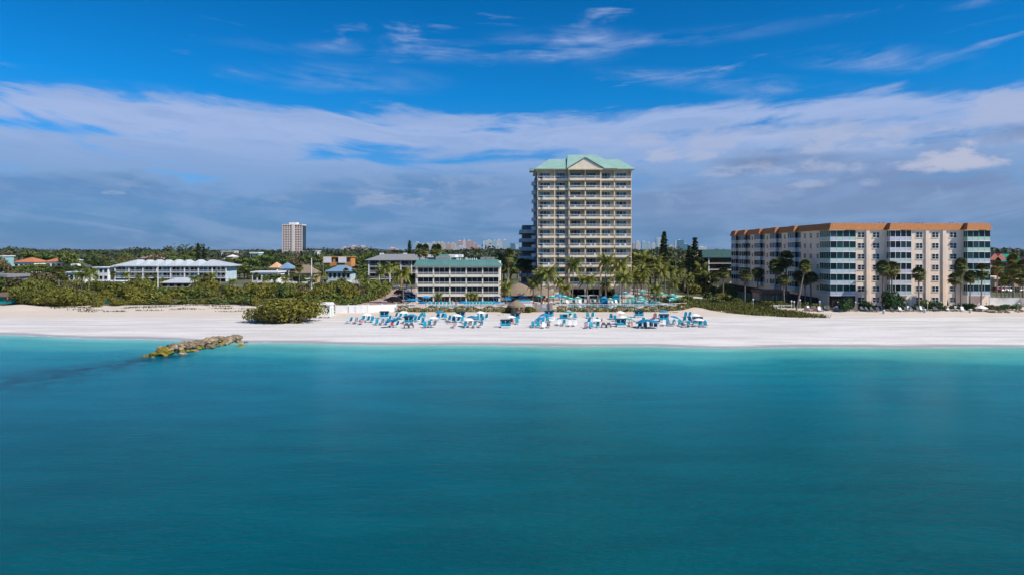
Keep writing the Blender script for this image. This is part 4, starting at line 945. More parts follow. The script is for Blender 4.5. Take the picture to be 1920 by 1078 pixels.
DP = [  # on and beside the pool deck
 ('c', 757, 513, 570, 'large coconut palm left of the four-storey hotel, beside the parked cars'), ('c', 772, 520, 562, 'darker coconut palm tucked against the left end of the four-storey hotel'),
 ('b', 821.6, 553, 569, 'short coconut palm in front of the ground floor, second bay of the four-storey hotel'), ('b', 880, 553, 569, 'left one of the short palm pair before the four-storey hotel'), ('b', 891, 553, 569, 'right one of the short palm pair before the four-storey hotel'),
 ('b', 948.5, 537, 571, 'bright green coconut palm between the four-storey hotel and the thatched bar'), ('c', 998.6, 530, 573, 'coconut palm rising left of the beach gate'), ('c', 1015, 517, 570, 'slender coconut palm behind the beach gate'),
 ('c', 1028, 511, 573, 'tall coconut palm right of the beach gate'), ('c', 1049, 530, 563, 'bushy coconut palm in front of the tower, left of the tall straight one'), ('c', 1073, 496, 562, 'tall straight palm in front of the tower columns'),
 ('c', 1101.6, 524, 570, 'yellow-green coconut palm centred on the dark tower lobby'), ('c', 1136, 491, 562, 'tallest coconut palm against the tower facade, right of its middle'), ('b', 1136, 533, 560, 'small dark palm under the tallest tower palm'),
 ('c', 1162, 497, 562, 'tall palm at the right end of the tower facade'), ('c', 1167, 520, 572, 'drooping coconut palm with orange fronds right of the tower lobby'), ('b', 1229, 541, 571, 'small coconut palm by the right-hand pool'), ('b', 1262, 529, 560, 'shaggy yellow coconut palm behind the pool umbrellas'), ('b', 1060, 540, 563, 'low yellowish palm left of the tower lobby opening')]
for k, px, pc, pb, nt_ in DP: palm(k, px, pc, pb, nt_)
for k, px, pc, Y, nt_ in [('s', 953, 481, 214, 'tall feather-headed palm between the two hotels'), ('s', 978, 496, 226, 'dark palm in the shade of the tower, left one'), ('s', 988, 497, 228, 'dark palm in the shade of the tower, right one'), ('c', 945, 485, 236, 'green palm behind the gap between the two hotels'),
   ('s', 788, 470, 290, 'first palm standing behind the teal roof of the four-storey hotel'), ('s', 797, 468, 290, 'second palm standing behind the teal roof of the four-storey hotel'), ('s', 814, 469, 292, 'third palm standing behind the teal roof of the four-storey hotel'), ('s', 822, 470, 292, 'fourth palm standing behind the teal roof of the four-storey hotel')]: palm(k, px, pc, 0, nt_, Y=Y)
# grove right of the tower
gr_ = [(1195, 492, 216), (1204, 486, 222), (1212, 495, 232), (1216, 496, 218), (1227, 492, 226), (1202, 508, 214), (1222, 505, 240), (1240, 508, 217), (1256, 508, 222), (1247, 492, 250), (1188, 500, 222), (1192, 520, 210), (1236, 490, 262), (1268, 512, 235), (1208, 522, 208), (1278, 506, 262), (1290, 520, 225), (1316, 502, 250), (1308, 512, 240), (1332, 516, 236)]
o_ = [palm('c' if i % 3 else 's', px, pc, 0, 'x', Y=Y) for i, (px, pc, Y) in enumerate(gr_)]
name_row(o_, 'palm in the grove right of the tower', '', 'palm', 'palm grove right of the tower')
# palms by the condominium
CP = [('s', 1396, 517, 186, 'cabbage palm with dry skirt left of the condominium side wing'), ('s', 1356, 512, 205, 'cabbage palm beside the lawn left of the condominium'), ('s', 1420, 512, 200, 'dark palm against the shaded condominium wall, near the patio shelter'), ('s', 1343, 520, 222, 'bushy palm on the lawn left of the condominium'),
 ('s', 1452, 499, 190, 'dark dense palm against the shaded condominium wall, left of its pair'), ('s', 1464, 497, 191, 'dark dense palm against the shaded condominium wall, right of its pair'), ('s', 1474, 486, 193, 'taller palm top above the dark pair by the condominium wall'),
 ('s', 1470.6, 525, 181, 'round-headed cabbage palm on the lawn beside the leaning palm'), ('s', 1497, 518, 186, 'shaded palm behind the leaning palm, left'), ('s', 1510, 526, 184, 'shaded palm behind the leaning palm, middle'), ('s', 1520, 520, 184, 'shaded palm behind the leaning palm, right'),
 ('s', 1655.6, 503, 175, 'cabbage palm rising left behind the round clipped bush'), ('s', 1672, 505, 175.5, 'cabbage palm rising right behind the round clipped bush'), ('s', 1723, 514, 174, 'single cabbage palm before the condominium windows'),
 ('s', 1802, 500, 174, 'tallest of the palm cluster at the right end of the condominium'), ('s', 1793, 523, 173.5, 'lower left palm of the cluster at the right end of the condominium'), ('s', 1818, 519, 174.5, 'low middle palm of the cluster before the right glazed bay'), ('s', 1839, 508, 174, 'palm in front of the right glazed bay of the condominium')]
for k, px, pc, Y, nt_ in CP: palm(k, px, pc, 0, nt_, Y=Y)
Yl = 172.; lx = W_(1493, Yl); o = plant([LEAN], lx, Yl, z=1.9, rz=R(4)); o.scale = (1, 1, (HC+(HZ-499)*Yl/F-1.9)/9.4); o.rotation_euler.z = 0; tag(o, 'cabbage palm with a long bare trunk leaning right, beside the condominium', 'palm')
rp = [(1869, 502, 192), (1884, 527, 186), (1899, 490, 205), (1901, 508, 188), (1918, 500, 196), (1912, 524, 184), (1878, 512, 215), (1892, 518, 210), (1930, 506, 190)]
name_row([palm('s', px, pc, 0, 'x', Y=Y) for px, pc, Y in rp], 'cabbage palm in the row right of the condominium', '', 'palm', 'palms right of the condominium')
# palms on the left side
lp = [(111, 508, 232), (153, 516, 228), (167, 511, 236), (180, 520, 245), (213, 514, 262), (234, 515, 268), (259, 519, 265), (276, 517, 270), (291, 516, 262), (287, 533, 240), (363, 522, 240), (375, 521, 246), (386, 519, 240), (396, 517, 250), (436, 527, 232), (466, 517, 262), (481, 516, 265), (500, 524, 250), (533, 524, 245), (547, 510, 270), (561, 503, 275), (592, 520, 262), (604, 515, 275), (648, 508, 290), (668, 505, 275), (676, 515, 262)]
o_ = [palm('c' if i % 4 in (1, 2) else 's', px, pc, 0, 'x', Y=Y) for i, (px, pc, Y) in enumerate(lp)]
name_row(o_, 'palm standing behind the dune scrub', '', 'palm', 'palms behind the left dune scrub')
dp = [(722, 503, 255), (712, 512, 262), (738, 500, 268), (700, 530, 236), (715, 534, 228), (728, 532, 232), (744, 523, 238), (690, 536, 222), (704, 541, 212), (722, 541, 212), (681, 528, 250)]
name_row([palm('b' if pc > 525 else 'c', px, pc, 0, 'x', Y=Y) for px, pc, Y in dp], 'coconut palm beside the paved driveway', '', 'palm', 'palms along the driveway')
# pines
def pn(i, px, py, Y, l, w=1.): o = plant([PINE[i]], W_(px, Y), Y, hz(py, Y), z=ZG); o.scale.x *= w; o.scale.y *= w; tag(o, l, 'pine tree')
pn(0, 1245, 436, 330, 'tall narrow dark pine standing above the trees right of the tower', .85); pn(1, 1303, 447, 270, 'dark conical pine with spire top left of the green-roofed building'); pn(0, 768, 452, 520, 'narrow dark pine on the skyline above the grey apartment house', .8)
pn(1, 1292, 462, 285, 'smaller dark pine beside the conical one'); pn(0, 371.5, 457, 560, 'slim tree with a boxy top on the skyline behind the resort', .9); pn(1, 382, 464, 420, 'dark conical evergreen behind the right half of the peaked-roof resort'); pn(1, 1313, 470, 262, 'shadowed pine close to the green-roofed building', 1.1)

# ------------------------------------------------------------------ dune scrub
name_ = 'rounded sea grape bush in the dune scrub behind the left beach'
big = proto(shrub(6.3, 5.6, leafo, 13, .32, 28, 'sea_grape_shrub', 60), 5.6); o = plant([big], -50.0, 150.5, 7.0, rz=1.); o.scale = (1.42, .95, 1.12); o.rotation_euler.z = 0
tag(o, 'biggest olive shrub, spreading onto the open sand left of the beach shed', 'shrub')
o = plant([big], W_(110, 186), 186, 6.3, rz=3.); o.scale = (1.45, .9, 1.05); tag(o, 'broad green shrub mound at the far left of the dunes', 'shrub')
o = plant([big], W_(62, 192), 192, 8.3, rz=2.); o.scale = (1.3, .9, 1.5); tag(o, 'tall dark shrub mound behind the beach bar at the left edge', 'shrub')
def in_poly(x, y, P):
    c = False; j = len(P)-1
    for i in range(len(P)):
        if (P[i][1] > y) != (P[j][1] > y) and x < (P[j][0]-P[i][0])*(y-P[i][1])/(P[j][1]-P[i][1])+P[i][0]: c = not c
        j = i
    return c
# what each building must keep visible: (px0, px1, depth, lowest visible row)
VIS = [(205, 432, 318, 519), (298, 360, 262, 537), (118, 230, 262, 524), (24, 130, 425, 492), (470, 600, 284, 528), (606, 664, 316, 519), (600, 664, 445, 497), (682, 795, 298, 514), (1312, 1372, 296, 500), (1318, 1368, 296, 478), (1840, 1925, 325, 492), (757, 866, 415, 482), (0, 24, 230, 528), (1365, 1400, 260, 545), (527, 570, 1200, 472), (0, 30, 196, 571), (1860, 1925, 250, 545), (414, 440, 800, 470)]
FOOT = [(-132, -104, 318, 338), (-135, -103, 258, 275), (-190, -100, 275, 340), (-46.5, -28, 180, 262), (-29, 46, 170, 215), (2, 40, 210, 254), (82, 128, 176, 262), (-66, -38, 298, 320), (82, 96, 298, 318), (-112, -70, 290, 332), (-170, -170, 0, 0), (-28, -2, 195, 214), (-215, -130, 318, 340), (38, 50, 212, 262), (-100, -70, 304, 326), (64, 82, 186, 200), (-60, -28, 260, 273), (66, 80, 196, 222)]
def ok(x, y, r):
    return not any(a-r < x < b_+r and c_-r < y < d_+r for a, b_, c_, d_ in FOOT)
def cap(x, y, r, H, base=ZG):          # shorten a plant so it does not hide what the photo shows behind it
    px = 960+F*x/y; rp_ = r*F/y
    for a, b_, Yb, row in VIS:
        if y < Yb and px+rp_*.7 > a and px-rp_*.7 < b_: H = min(H, HC+(HZ-row)*y/F-base)
    return H
scrub = []; r_ = random.Random(11)
def front(px):                          # where the scrub begins, from the sand towards the road
    return float(np.interp(px, [-60, 0, 60, 200, 215, 330, 470, 600, 640, 700], [196, 196, 184, 184, 190, 182, 176, 178, 184, 190]))
n_try = 0
while len(scrub) < 190 and n_try < 6000:
    n_try += 1; Y = 176+r_.random()**1.3*98; px = r_.uniform(-30, 690); x = W_(px, Y)
    if Y < front(px)+2+2.5*math.sin(x*.35)+2*math.sin(x*.13) or not ok(x, Y, 1.6): continue
    if -49.5 < x < -43 and Y < 220: continue
    if x > -54 and Y > 215 and x > -46: continue
    rr = r_.uniform(1.8, 4.2); H = min(r_.uniform(1.3, 4.5)*(.7 if Y < front(px)+7 else 1)*(1.15 if Y > 200 else .8), cap(x, Y, rr, 9))
    if H < 1.0: continue
    if any((x-a)**2+(Y-b_)**2 < ((rr+c_)*.42)**2 for a, b_, c_ in scrub): continue
    scrub.append((x, Y, rr)); p = r_.choice(S_OL+S_OL+S_DK+S_BR); o = plant([p], x, Y); o.scale = (rr/3*1.15, rr/3*1.15, H/3*1.1)
    tag(o, 'rounded olive-green sea grape bush in the dense dune scrub left of the driveway', 'shrub', 'sea grape bushes of the dune scrub')
# band between white wall and driveway
for i, (px, Y, rr, H) in enumerate([(650, 182, 2.2, 2.6), (662, 186, 2., 2.4), (672, 190, 2.2, 3.0), (682, 195, 2.4, 3.2), (691, 200, 2.2, 3.2), (700, 205, 2.2, 3.4), (708, 212, 2.4, 3.4), (716, 220, 2.4, 3.2), (722, 228, 2.2, 3.), (624, 178, 2.4, 3.2)]):
    x = W_(px, Y); o = plant(S_DK, x, Y); o.scale = (rr/3, rr/3, H/3); tag(o, f'twiggy shrub in the strip along the driveway, {ordn(i)} from the beach', 'shrub', 'shrubs along the driveway')
# shrubs near the right lawn and condominium
RS = [(1290, 200, 2.5, 2.0), (1306, 186, 3.0, 2.1), (1278, 186, 3.2, 2.4), (1262, 200, 2.4, 2.), (1325, 206, 2.0, 3.2), (1340, 192, 2.4, 2.2), (1352, 205, 2.4, 2.6), (1368, 196, 2.0, 2.6), (1372, 214, 3.0, 4.2), (1360, 222, 3.2, 5.), (1385, 190, 2.2, 2.), (1412, 188, 2.0, 1.6), (1420, 184, 2.2, 1.8), (1440, 186, 2.5, 1.8), (1455, 183, 2.2, 1.6), (1300, 232, 3.2, 4.4), (1318, 240, 3.2, 4.6), (1335, 232, 2.6, 3.6), (1285, 244, 3., 4.6), (1484, 184, 2.2, 1.5), (1510, 181, 2.4, 1.6), (1530, 178, 2.2, 1.4), (1546, 176.5, 2., 1.4)]
o_ = []
for px, Y, rr, H in RS:
    o = plant(S_DK+S_OL, W_(px, Y), Y); o.scale = (rr/3, rr/3, H/3); o_.append(o)
name_row(o_, 'garden shrub between the tower pool and the condominium', '', 'shrub', 'garden shrubs left of the condominium')
CL = proto(shrub(3, 3, leafg, 16, .25, 14, 'clipped_bush'), 3)
def clip_(px, Y, rr, H, l, z=1.9): o = plant([CL], W_(px, Y), Y, z=z); o.scale = (rr/2.9, min(rr, 2.4)/2.9, H/3.1); tag(o, l, 'bush')
clip_(1672, 172.5, 3.3, 5.9, 'round clipped dark green bush before the middle glazed bay of the condominium'); clip_(1585, 173, 4.5, 3.7, 'wide clipped dark bush under the corner glazed bay'); clip_(1622, 174, 2.1, 2.6, 'smaller clipped bush right of the wide one at the corner bay')
for i, (px, w_, h_) in enumerate([(1522, 2.2, 1.1), (1548, 2., 1.2), (1640, 2.6, 1.3), (1695, 2.2, 1.3), (1710, 2, 1.2), (1740, 3.0, 2.8), (1755, 2.4, 2.4), (1770, 2.4, 1.5), (1818, 3.4, 1.9), (1862, 2.6, 1.4), (1885, 3.2, 1.6), (1910, 2.4, 1.8), (1786, 2., 1.3), (1838, 2., 1.4)]):
    o = plant(S_DK if i % 2 else [CL], W_(px, 173.6), 173.6+.4*(i % 3), z=1.8); o.scale = (w_/3, .55, h_/3); tag(o, f'low foundation bush before the condominium, {ordn(sum(q < px for q in (1522, 1548, 1640, 1695, 1710, 1740, 1755, 1770, 1818, 1862, 1885, 1910, 1786, 1838)))} from the left', 'bush', 'low bushes before the condominium')
# hedges
def hedge(name, pts, h, w, m, label, dens=26, size=.22):
    Q = []; base = np.array([pts[0][0], pts[0][1], 0.])
    for a, b_ in zip(pts[:-1], pts[1:]):
        a, b_ = np.array(a, float), np.array(b_, float); L = np.linalg.norm(b_-a); n = int(dens*L*(h+w)); t = rng.random(n); P = a+(b_-a)*t[:, None]; nn = np.array([-(b_-a)[1], (b_-a)[0]])/L
        u = rng.random(n); hh = h*(.82+.28*np.sin(t*L*1.3)*np.sin(t*L*.47+1)); top = u > h/(h+w)
        z = np.where(top, hh, u/(h/(h+w))*hh); off = np.where(top, rng.uniform(-w/2, w/2, n), -w/2*rng.uniform(.7, 1.1, n)*np.sign(nn[1]))
        Pz = np.stack([P[:, 0]+nn[0]*off, P[:, 1]+nn[1]*off, z+gz(P[:, 0], P[:, 1])*1.], 1)-base
        N = np.where(top[:, None], np.array([0, 0, 1.]), np.array([0, -1., .2])); Q.append(leafquads(Pz, N, size, .7))
    o = link(name, quadmesh(name, np.concatenate(Q)), m, None, tuple(base)); return tag(o, label, 'hedge')
hedge('hedge', [(-28.5, 170.6), (6, 170.6)], 1.3, 1.3, leafh, 'low yellow-green hedge at the foot of the seawall, left of the beach gate', 40)
hedge('hedge', [(11.2, 170.6), (36, 170.6), (43, 174.5), (46.5, 178)], 1.35, 1.4, leafh, 'low yellow-green hedge at the foot of the seawall, right of the beach gate', 40)
hedge('hedge', [(24, 208.5), (33, 207.5)], 1.4, 1.2, leafg, 'clipped green hedge beside the tower lobby')
hedge('hedge', [(36, 205), (42.5, 203), (46, 190)], 1.6, 1.6, leafo, 'loose shrubby hedge behind the right-hand pool umbrellas')
hedge('hedge', [(70, 181), (74, 180)], 1.3, 1.5, leafo, 'yellow-green hedge beside the leaning palm')
# dune grass: one mass of blades
def blades(name, regions, m, h, label, dens):
    Q = []
    for P, hh in regions:
        xs_ = [p[0] for p in P]; ys_ = [p[1] for p in P]; n = int((max(xs_)-min(xs_))*(max(ys_)-min(ys_))*dens)
        X = rng.uniform(min(xs_), max(xs_), n); Y = rng.uniform(min(ys_), max(ys_), n)
        k = np.array([in_poly(x, y, P) for x, y in zip(X, Y)]); k &= (np.sin(X*.8)+np.sin(Y*.9+X*.3)+rng.normal(0, .8, n)) > -1.3; X, Y = X[k], Y[k]; n = len(X); Z = gz(X, Y)
        H = hh*rng.uniform(.5, 1.2, n)*(.8+.3*np.sin(X*.5)*np.sin(Y*.4)); a = rng.uniform(0, 6.28, n); w = .09; lx_, ly_ = rng.normal(0, .22, n)*H, rng.normal(0, .22, n)*H
        b0 = np.stack([X-np.cos(a)*w, Y-np.sin(a)*w, Z-.05], 1); b1 = np.stack([X+np.cos(a)*w, Y+np.sin(a)*w, Z-.05], 1)
        t1 = np.stack([X+lx_+np.cos(a)*w*.4, Y+ly_+np.sin(a)*w*.4, Z+H], 1); t0 = np.stack([X+lx_-np.cos(a)*w*.4, Y+ly_-np.sin(a)*w*.4, Z+H], 1); Q.append(np.stack([b0, b1, t1, t0], 1))
    return tag(link(name, quadmesh(name, np.concatenate(Q)), m), label, 'grass', kind='stuff')
seaoats = [(46.5, 186), (48, 177), (52, 168), (58, 161), (66, 157), (73, 156.5), (69, 166), (66, 176), (73, 184), (76, 190), (62, 191), (52, 189)]
blades('dune_grass', [(seaoats, 1.15), ([(49, 196), (60, 196), (56, 203), (47, 205)], .8), ([(69, 176), (82, 174), (82, 181), (70, 186)], .7)], grassm, 1., 'thick yellow-green sea oats on the dune left of the condominium', 22)
wisps = []
for cx, cy_, a, b_ in [(-104, 173, 7, 1.0), (-92, 174.5, 5, .9), (-84, 176, 5, .8), (-76, 178, 4, .9), (-70, 172, 5, .7), (-62, 172, 4, .9), (-57, 174, 7, 1.6), (-54, 168, 5, 1.6), (-98, 179, 5, 1.2), (-66, 177, 5, 1.2), (-90, 181, 7, 1.2), (-110, 176, 5, 1), (-116, 180, 6, 1.5), (-80, 181.5, 6, 1.3), (-50, 171, 6, 1.5), (38, 169, 4, .6), (-44, 158, 3, 1.), (-53, 155, 2.5, 1.5)]:
    wisps.append(([(cx+a*math.cos(t), cy_+b_*math.sin(t)) for t in np.linspace(0, 6.28, 12)[:-1]], .38))
blades('beach_runner', wisps, leafb, .4, 'sparse brownish dune creeper in patches on the upper left beach', 9)
# ------------------------------------------------------------------ trees behind
trees = []; r_ = random.Random(5); n_try = 0; BIN = {}
XT = []
for px in (2, 12, 24, 36): XT.append((px, 222, 517, 1))
for a, b_, st, Y, row, kk in [(22, 135, 9, 385, 494, 0), (0, 110, 12, 262, 507, 2), (120, 206, 11, 300, 510, 0), (100, 210, 10, 350, 497, 1), (466, 604, 10, 290, 518, 0), (470, 600, 19, 282, 513, 0), (596, 690, 9, 335, 499, 0), (604, 664, 10, 425, 496, 1), (600, 690, 11, 300, 514, 0), (430, 610, 9, 350, 497, 0), (430, 530, 9, 460, 483, 1), (575, 690, 9, 520, 476, 0), (690, 800, 9, 430, 474, 0), (1190, 1380, 11, 300, 490, 1), (1190, 1375, 12, 360, 480, 0), (860, 990, 10, 330, 480, 1), (200, 440, 10, 360, 484, 0), (1862, 1925, 12, 300, 500, 0)]:
    px = a
    while px < b_: XT.append((px, Y*random.uniform(.97, 1.04), row+random.uniform(-4, 7), kk)); px += st*random.uniform(.7, 1.5)
for px, Y, row, kk in XT:
    x = W_(px, Y); H = hz(row, Y)
    if H < 2.5 or not ok(x, Y, 2.5): continue
    trees.append((x, Y, H*.3)); P_l, kd = ((T_BR, 'mid green'), (T_DK, 'dark green'), (T_BN, 'brownish'))[kk if random.random() < .7 else random.randrange(3)]
    o = plant([random.choice(P_l)], x, Y, H); f_ = max(.8, min(1.5, 5.2/(H*.5))); o.scale.x *= f_; o.scale.y *= f_
    tag(o, 'x', 'tree', f'{kd} trees')
nX = len(trees); print('explicit trees', nX)
while len(trees) < nX+150 and n_try < 20000:
    n_try += 1; Y = 236+r_.random()**1.15*520; px = r_.uniform(-40, 1960); x = W_(px, Y)
    if 985 < px < 1188 or 1372 < px < 1858: continue
    if not ok(x, Y, 4.5) or (px < 700 and Y < 262): continue
    H = r_.uniform(6.5, 13)*(1.0+.30*min(1, (Y-236)/350)); rr = H*.5; H = min(H, cap(x, Y, rr, H))
    top = HZ-F*(H+ZG-HC)/Y
    if top < 461 and r_.random() < .8: H = HC-ZG+(HZ-r_.uniform(461, 468))*Y/F
    if H < 3.2: continue
    if any((x-a)**2+(Y-b_)**2 < ((rr+c_)*.5)**2 for a, b_, c_ in trees): continue
    trees.append((x, Y, rr)); q = r_.random()
    P_l, kd = (T_BR, 'mid green') if q < .52 else ((T_DK, 'dark green') if q < .8 else (T_BN, 'brownish'))
    o = plant([r_.choice(P_l)], x, Y, H); f_ = min(1.7, max(1., rr*.95/(H*.5))); o.scale.x *= f_; o.scale.y *= f_
    side = 'left of the four-storey hotel' if px < 778 else ('behind the hotels' if px < 1000 else ('between the tower and the condominium' if px < 1500 else 'right of the condominium'))
    g_ = f'{kd} trees in the wood {side}'
    tag(o, f'{kd} broadleaf tree in the wood {side}', 'tree', g_)
# a few palms poking out of the wood
# far wood: one mass
Q = []
for _ in range(2600):
    Y = 720+random.random()**1.7*4200; x = random.uniform(-.86, .86)*Y; px = 960+F*x/Y
    H = random.uniform(7, 13.5) if Y < 2500 else random.uniform(9, 15); H *= 1+.28*max(0, math.sin(px*.021+1)+math.sin(px*.057)*.7+math.sin(px*.013+Y*.004)); s = H*random.uniform(.45, .8)
    if 524 < px < 572 and 1150 < Y < 1300: continue
    if Y < 1240 and 524 < px < 572: H = min(H, 13)
    n = 34 if Y < 1500 else 16
    P, N = blob_points((x, Y, ZG+H*.55), (s, s, H*.5), n, .3, -.4); Q.append(leafquads(P, N, 3.2 if Y < 1500 else 6.0, .4, 1.))
o = link('distant_wood', quadmesh('distant_wood', np.concatenate(Q)), leafmat('far_foliage', (.03, .048, .02), (.06, .075, .028), (.09, .08, .04))); tag(o, 'flat mass of dark distant treetops reaching the horizon', 'wood', kind='stuff')

# ------------------------------------------------------------------ jetty boulders
rockm = mat('limestone_boulder', (.21, .15, .095), .9, .4, 1.6, col2=(.40, .30, .20), rnd=.35, bump=1.); algae = mat('algae_rock', (.16, .17, .015), .8, .4, 2., col2=(.30, .22, .03), rnd=.25)
def rock(m):
    bm = bmesh.new(); bmesh.ops.create_icosphere(bm, subdivisions=2, radius=1)
    for v in bm.verts: pass
    for _ in range(9):
        n_ = Vector((random.gauss(0, 1), random.gauss(0, 1), random.gauss(0, 1))).normalized(); d_ = random.uniform(.55, .8)
        for v in bm.verts:
            e = v.co.dot(n_)-d_
            if e > 0: v.co -= n_*e
    me = bpy.data.meshes.new('boulder'); bm.to_mesh(me); bm.free(); me.materials.append(m); return me
RK = [rock(rockm) for _ in range(6)]; RA = [rock(algae) for _ in range(3)]; r_ = random.Random(9)
J0, J1 = Vector((-51.2, 128.5)), Vector((-57.3, 108.4)); nJ = 200
for i in range(nJ):
    t = r_.random() if i > 30 else i/30; w = 1.15+1.75*math.sin(math.pi*min(1, .2+t*.75)); side = r_.gauss(0, .55)*w; p = J0.lerp(J1, t); d_ = (J1-J0).normalized(); q = p+Vector((-d_.y, d_.x))*side
    al = t > .86 or (abs(side) > w*.62 and r_.random() < .5 and t > .3); s = r_.uniform(.32, .55)+.6*r_.random()**2.5*(1 if t > .12 else .7); z = max(-.25, 1.15-abs(side)/w*1.05-(max(0, t-.82)*5.0))*(.4+.6*min(1, t*4))+(float(gz(q.x, q.y)) if t < .3 else 0)
    o = bpy.data.objects.new('boulder', (r_.choice(RA) if al else r_.choice(RK))); COL.objects.link(o); o.location = (q.x, q.y, z*.9); o.scale = (s*1.15, s, s*.72); o.rotation_euler = (r_.uniform(-.4, .4), r_.uniform(-.4, .4), r_.uniform(0, 6))
    tag(o, 'green algae-coated boulder at the waterline of the rock jetty' if al else 'dry tan limestone boulder heaped in the rock jetty', 'boulder', 'algae-coated boulders of the jetty' if al else 'tan boulders of the jetty')
#@@PART3
# ------------------------------------------------------------------ labels for the many trees and shrubs: by what they stand in line with
MARKS = [(-20, 'by the left edge'), (45, 'below the first coral tiled roof'), (105, 'below the bright orange tiled roof'), (150, 'before the white motel'), (215, 'at the left end of the peaked resort'), (262, 'before the left peaks of the resort'), (305, 'before the grey pavilion'), (350, 'right of the grey pavilion'), (400, 'at the right end of the peaked resort'), (450, 'right of the peaked resort'), (495, 'before the white cafe'), (548, 'below the distant condominium tower'), (585, 'by the thatched restaurant'), (632, 'by the blue-roofed house'), (680, 'left of the grey apartment house'), (735, 'before the grey apartment house'), (800, 'behind the left half of the teal-roofed hotel'), (880, 'behind the right half of the teal-roofed hotel'), (955, 'between the two hotels'),
         (1205, 'just right of the tower'), (1245, 'around the tall narrow pine'), (1290, 'near the conical pine'), (1345, 'by the green-roofed building'), (1880, 'just right of the condominium'), (1915, 'by the right edge')]
def by_mark(objs, base, cat, group):
    bins = {}
    for o in objs:
        p = pxof(o); k = min(range(len(MARKS)), key=lambda i: abs(MARKS[i][0]-p)); bins.setdefault(k, []).append(o)
    for k, L in bins.items():
        for i, o in enumerate(sorted(L, key=pxof)): tag(o, f'{base} {MARKS[k][1]}, {ordn(i)} from left', cat, group)
allo = [o for o in scn.objects if o.parent is None and 'group' in o]
by_mark([o for o in allo if o['group'].startswith('sea grape bushes')], 'olive scrub bush', 'shrub', 'sea grape bushes of the dune scrub')
for kd in ('mid green', 'dark green', 'brownish'): by_mark([o for o in allo if o['group'].startswith(kd+' trees')], f'{kd} tree', 'tree', f'{kd} broadleaf trees of the wood')
# ------------------------------------------------------------------ people (one continuous skinned body each)
skinm = mat('skin', (.45, .26, .17), .7, .08, 2., rnd=.3); hairm = mat('dark_hair', (.04, .025, .02), .8, .2); cl_w = fabw
clothes = [mat('red_cloth', (.50, .05, .06), .85, .1), mat('navy_cloth', (.03, .05, .14), .85, .1), mat('white_cloth', (.75, .75, .74), .85, .05), mat('pink_cloth', (.62, .26, .28), .85, .1), mat('black_cloth', (.02, .02, .025), .85, .1), mat('lilac_cloth', (.42, .42, .58), .85, .1)]
def skin(verts, edges, radii, name, root=0, sub=1):
    me = bpy.data.meshes.new(name+'_s'); me.from_pydata(verts, edges, []); o = bpy.data.objects.new(name+'_s', me); COL.objects.link(o)
    md = o.modifiers.new('s', 'SKIN'); md.use_smooth_shade = True
    for i, v in enumerate(me.skin_vertices[0].data): v.radius = (radii[i], radii[i]*.85); v.use_root = (i == root)
    ms = o.modifiers.new('b', 'SUBSURF'); ms.levels = sub; ms.render_levels = sub
    dg = bpy.context.evaluated_depsgraph_get(); out_ = bpy.data.meshes.new_from_object(o.evaluated_get(dg)); bpy.data.objects.remove(o); out_.name = name; return out_
def figure(pose):
    # joints: pelvis, belly, chest, neck, head, crown, then per side shoulder, elbow, wrist, hand, hip, knee, ankle, toe
    if pose == 'stand': tor = [(0, 0, .93), (0, 0, 1.10), (0, 0, 1.32), (0, 0, 1.48), (0, -.02, 1.60), (0, -.01, 1.72)]; arm = [(.17, 0, 1.40), (.23, .02, 1.13), (.22, -.10, .90), (.21, -.14, .82)]; leg = [(.09, 0, .88), (.11, -.02, .49), (.12, .03, .09), (.13, -.13, .04)]
    if pose == 'sit': tor = [(0, .0, .42), (0, .07, .58), (0, .16, .78), (0, .22, .93), (0, .20, 1.04), (0, .22, 1.15)]; arm = [(.18, .16, .85), (.26, .08, .63), (.24, -.15, .58), (.22, -.22, .56)]; leg = [(.10, -.05, .42), (.12, -.46, .50), (.12, -.85, .40), (.13, -.92, .50)]
    if pose == 'lie': tor = [(0, 0, .42), (0, .16, .44), (0, .38, .50), (0, .54, .58), (0, .64, .62), (0, .75, .66)]; arm = [(.18, .42, .50), (.28, .22, .45), (.24, .0, .44), (.22, -.08, .44)]; leg = [(.09, -.06, .42), (.12, -.46, .47), (.13, -.88, .41), (.14, -.93, .52)]
    V = list(tor); E_ = [(i, i+1) for i in range(5)]; Rr = [.13, .12, .14, .055, .10, .08]
    ar, lr_ = [.07, .045, .035, .04], [.10, .07, .045, .04]
    for s in (-1, 1):
        n = len(V); V += [(s*x, y, z) for x, y, z in arm]; Rr += ar; E_ += [(2, n), (n, n+1), (n+1, n+2), (n+2, n+3)]
        n = len(V); V += [(s*x, y, z) for x, y, z in leg]; Rr += lr_; E_ += [(0, n), (n, n+1), (n+1, n+2), (n+2, n+3)]
    body = skin(V, E_, Rr, 'body_'+pose)
    cv = [tor[0], tor[1], tor[2]]; ce = [(0, 1), (1, 2)]; cr = [.155, .14, .162]
    for s in (-1, 1): n = len(cv); h_, k_ = Vector(leg[0]), Vector(leg[1]); q = h_.lerp(k_, .45); cv += [(s*h_.x, h_.y, h_.z), (s*q.x, q.y, q.z)]; cr += [.12, .10]; ce += [(0, n), (n, n+1)]
    top = skin(cv, ce, cr, 'clothing_'+pose)
    hd, cw = Vector(tor[4]), Vector(tor[5]); d_ = (cw-hd); hv = [tuple(hd+d_*.25+Vector((0, .03, 0))), tuple(cw+Vector((0, .02, .01)))]
    hair = skin(hv, [(0, 1)], [.108, .09], 'hair_'+pose)
    return body, top, hair
FIG = {p: figure(p) for p in ('stand', 'sit', 'lie')}
hm = bpy.data.meshes.new('x')
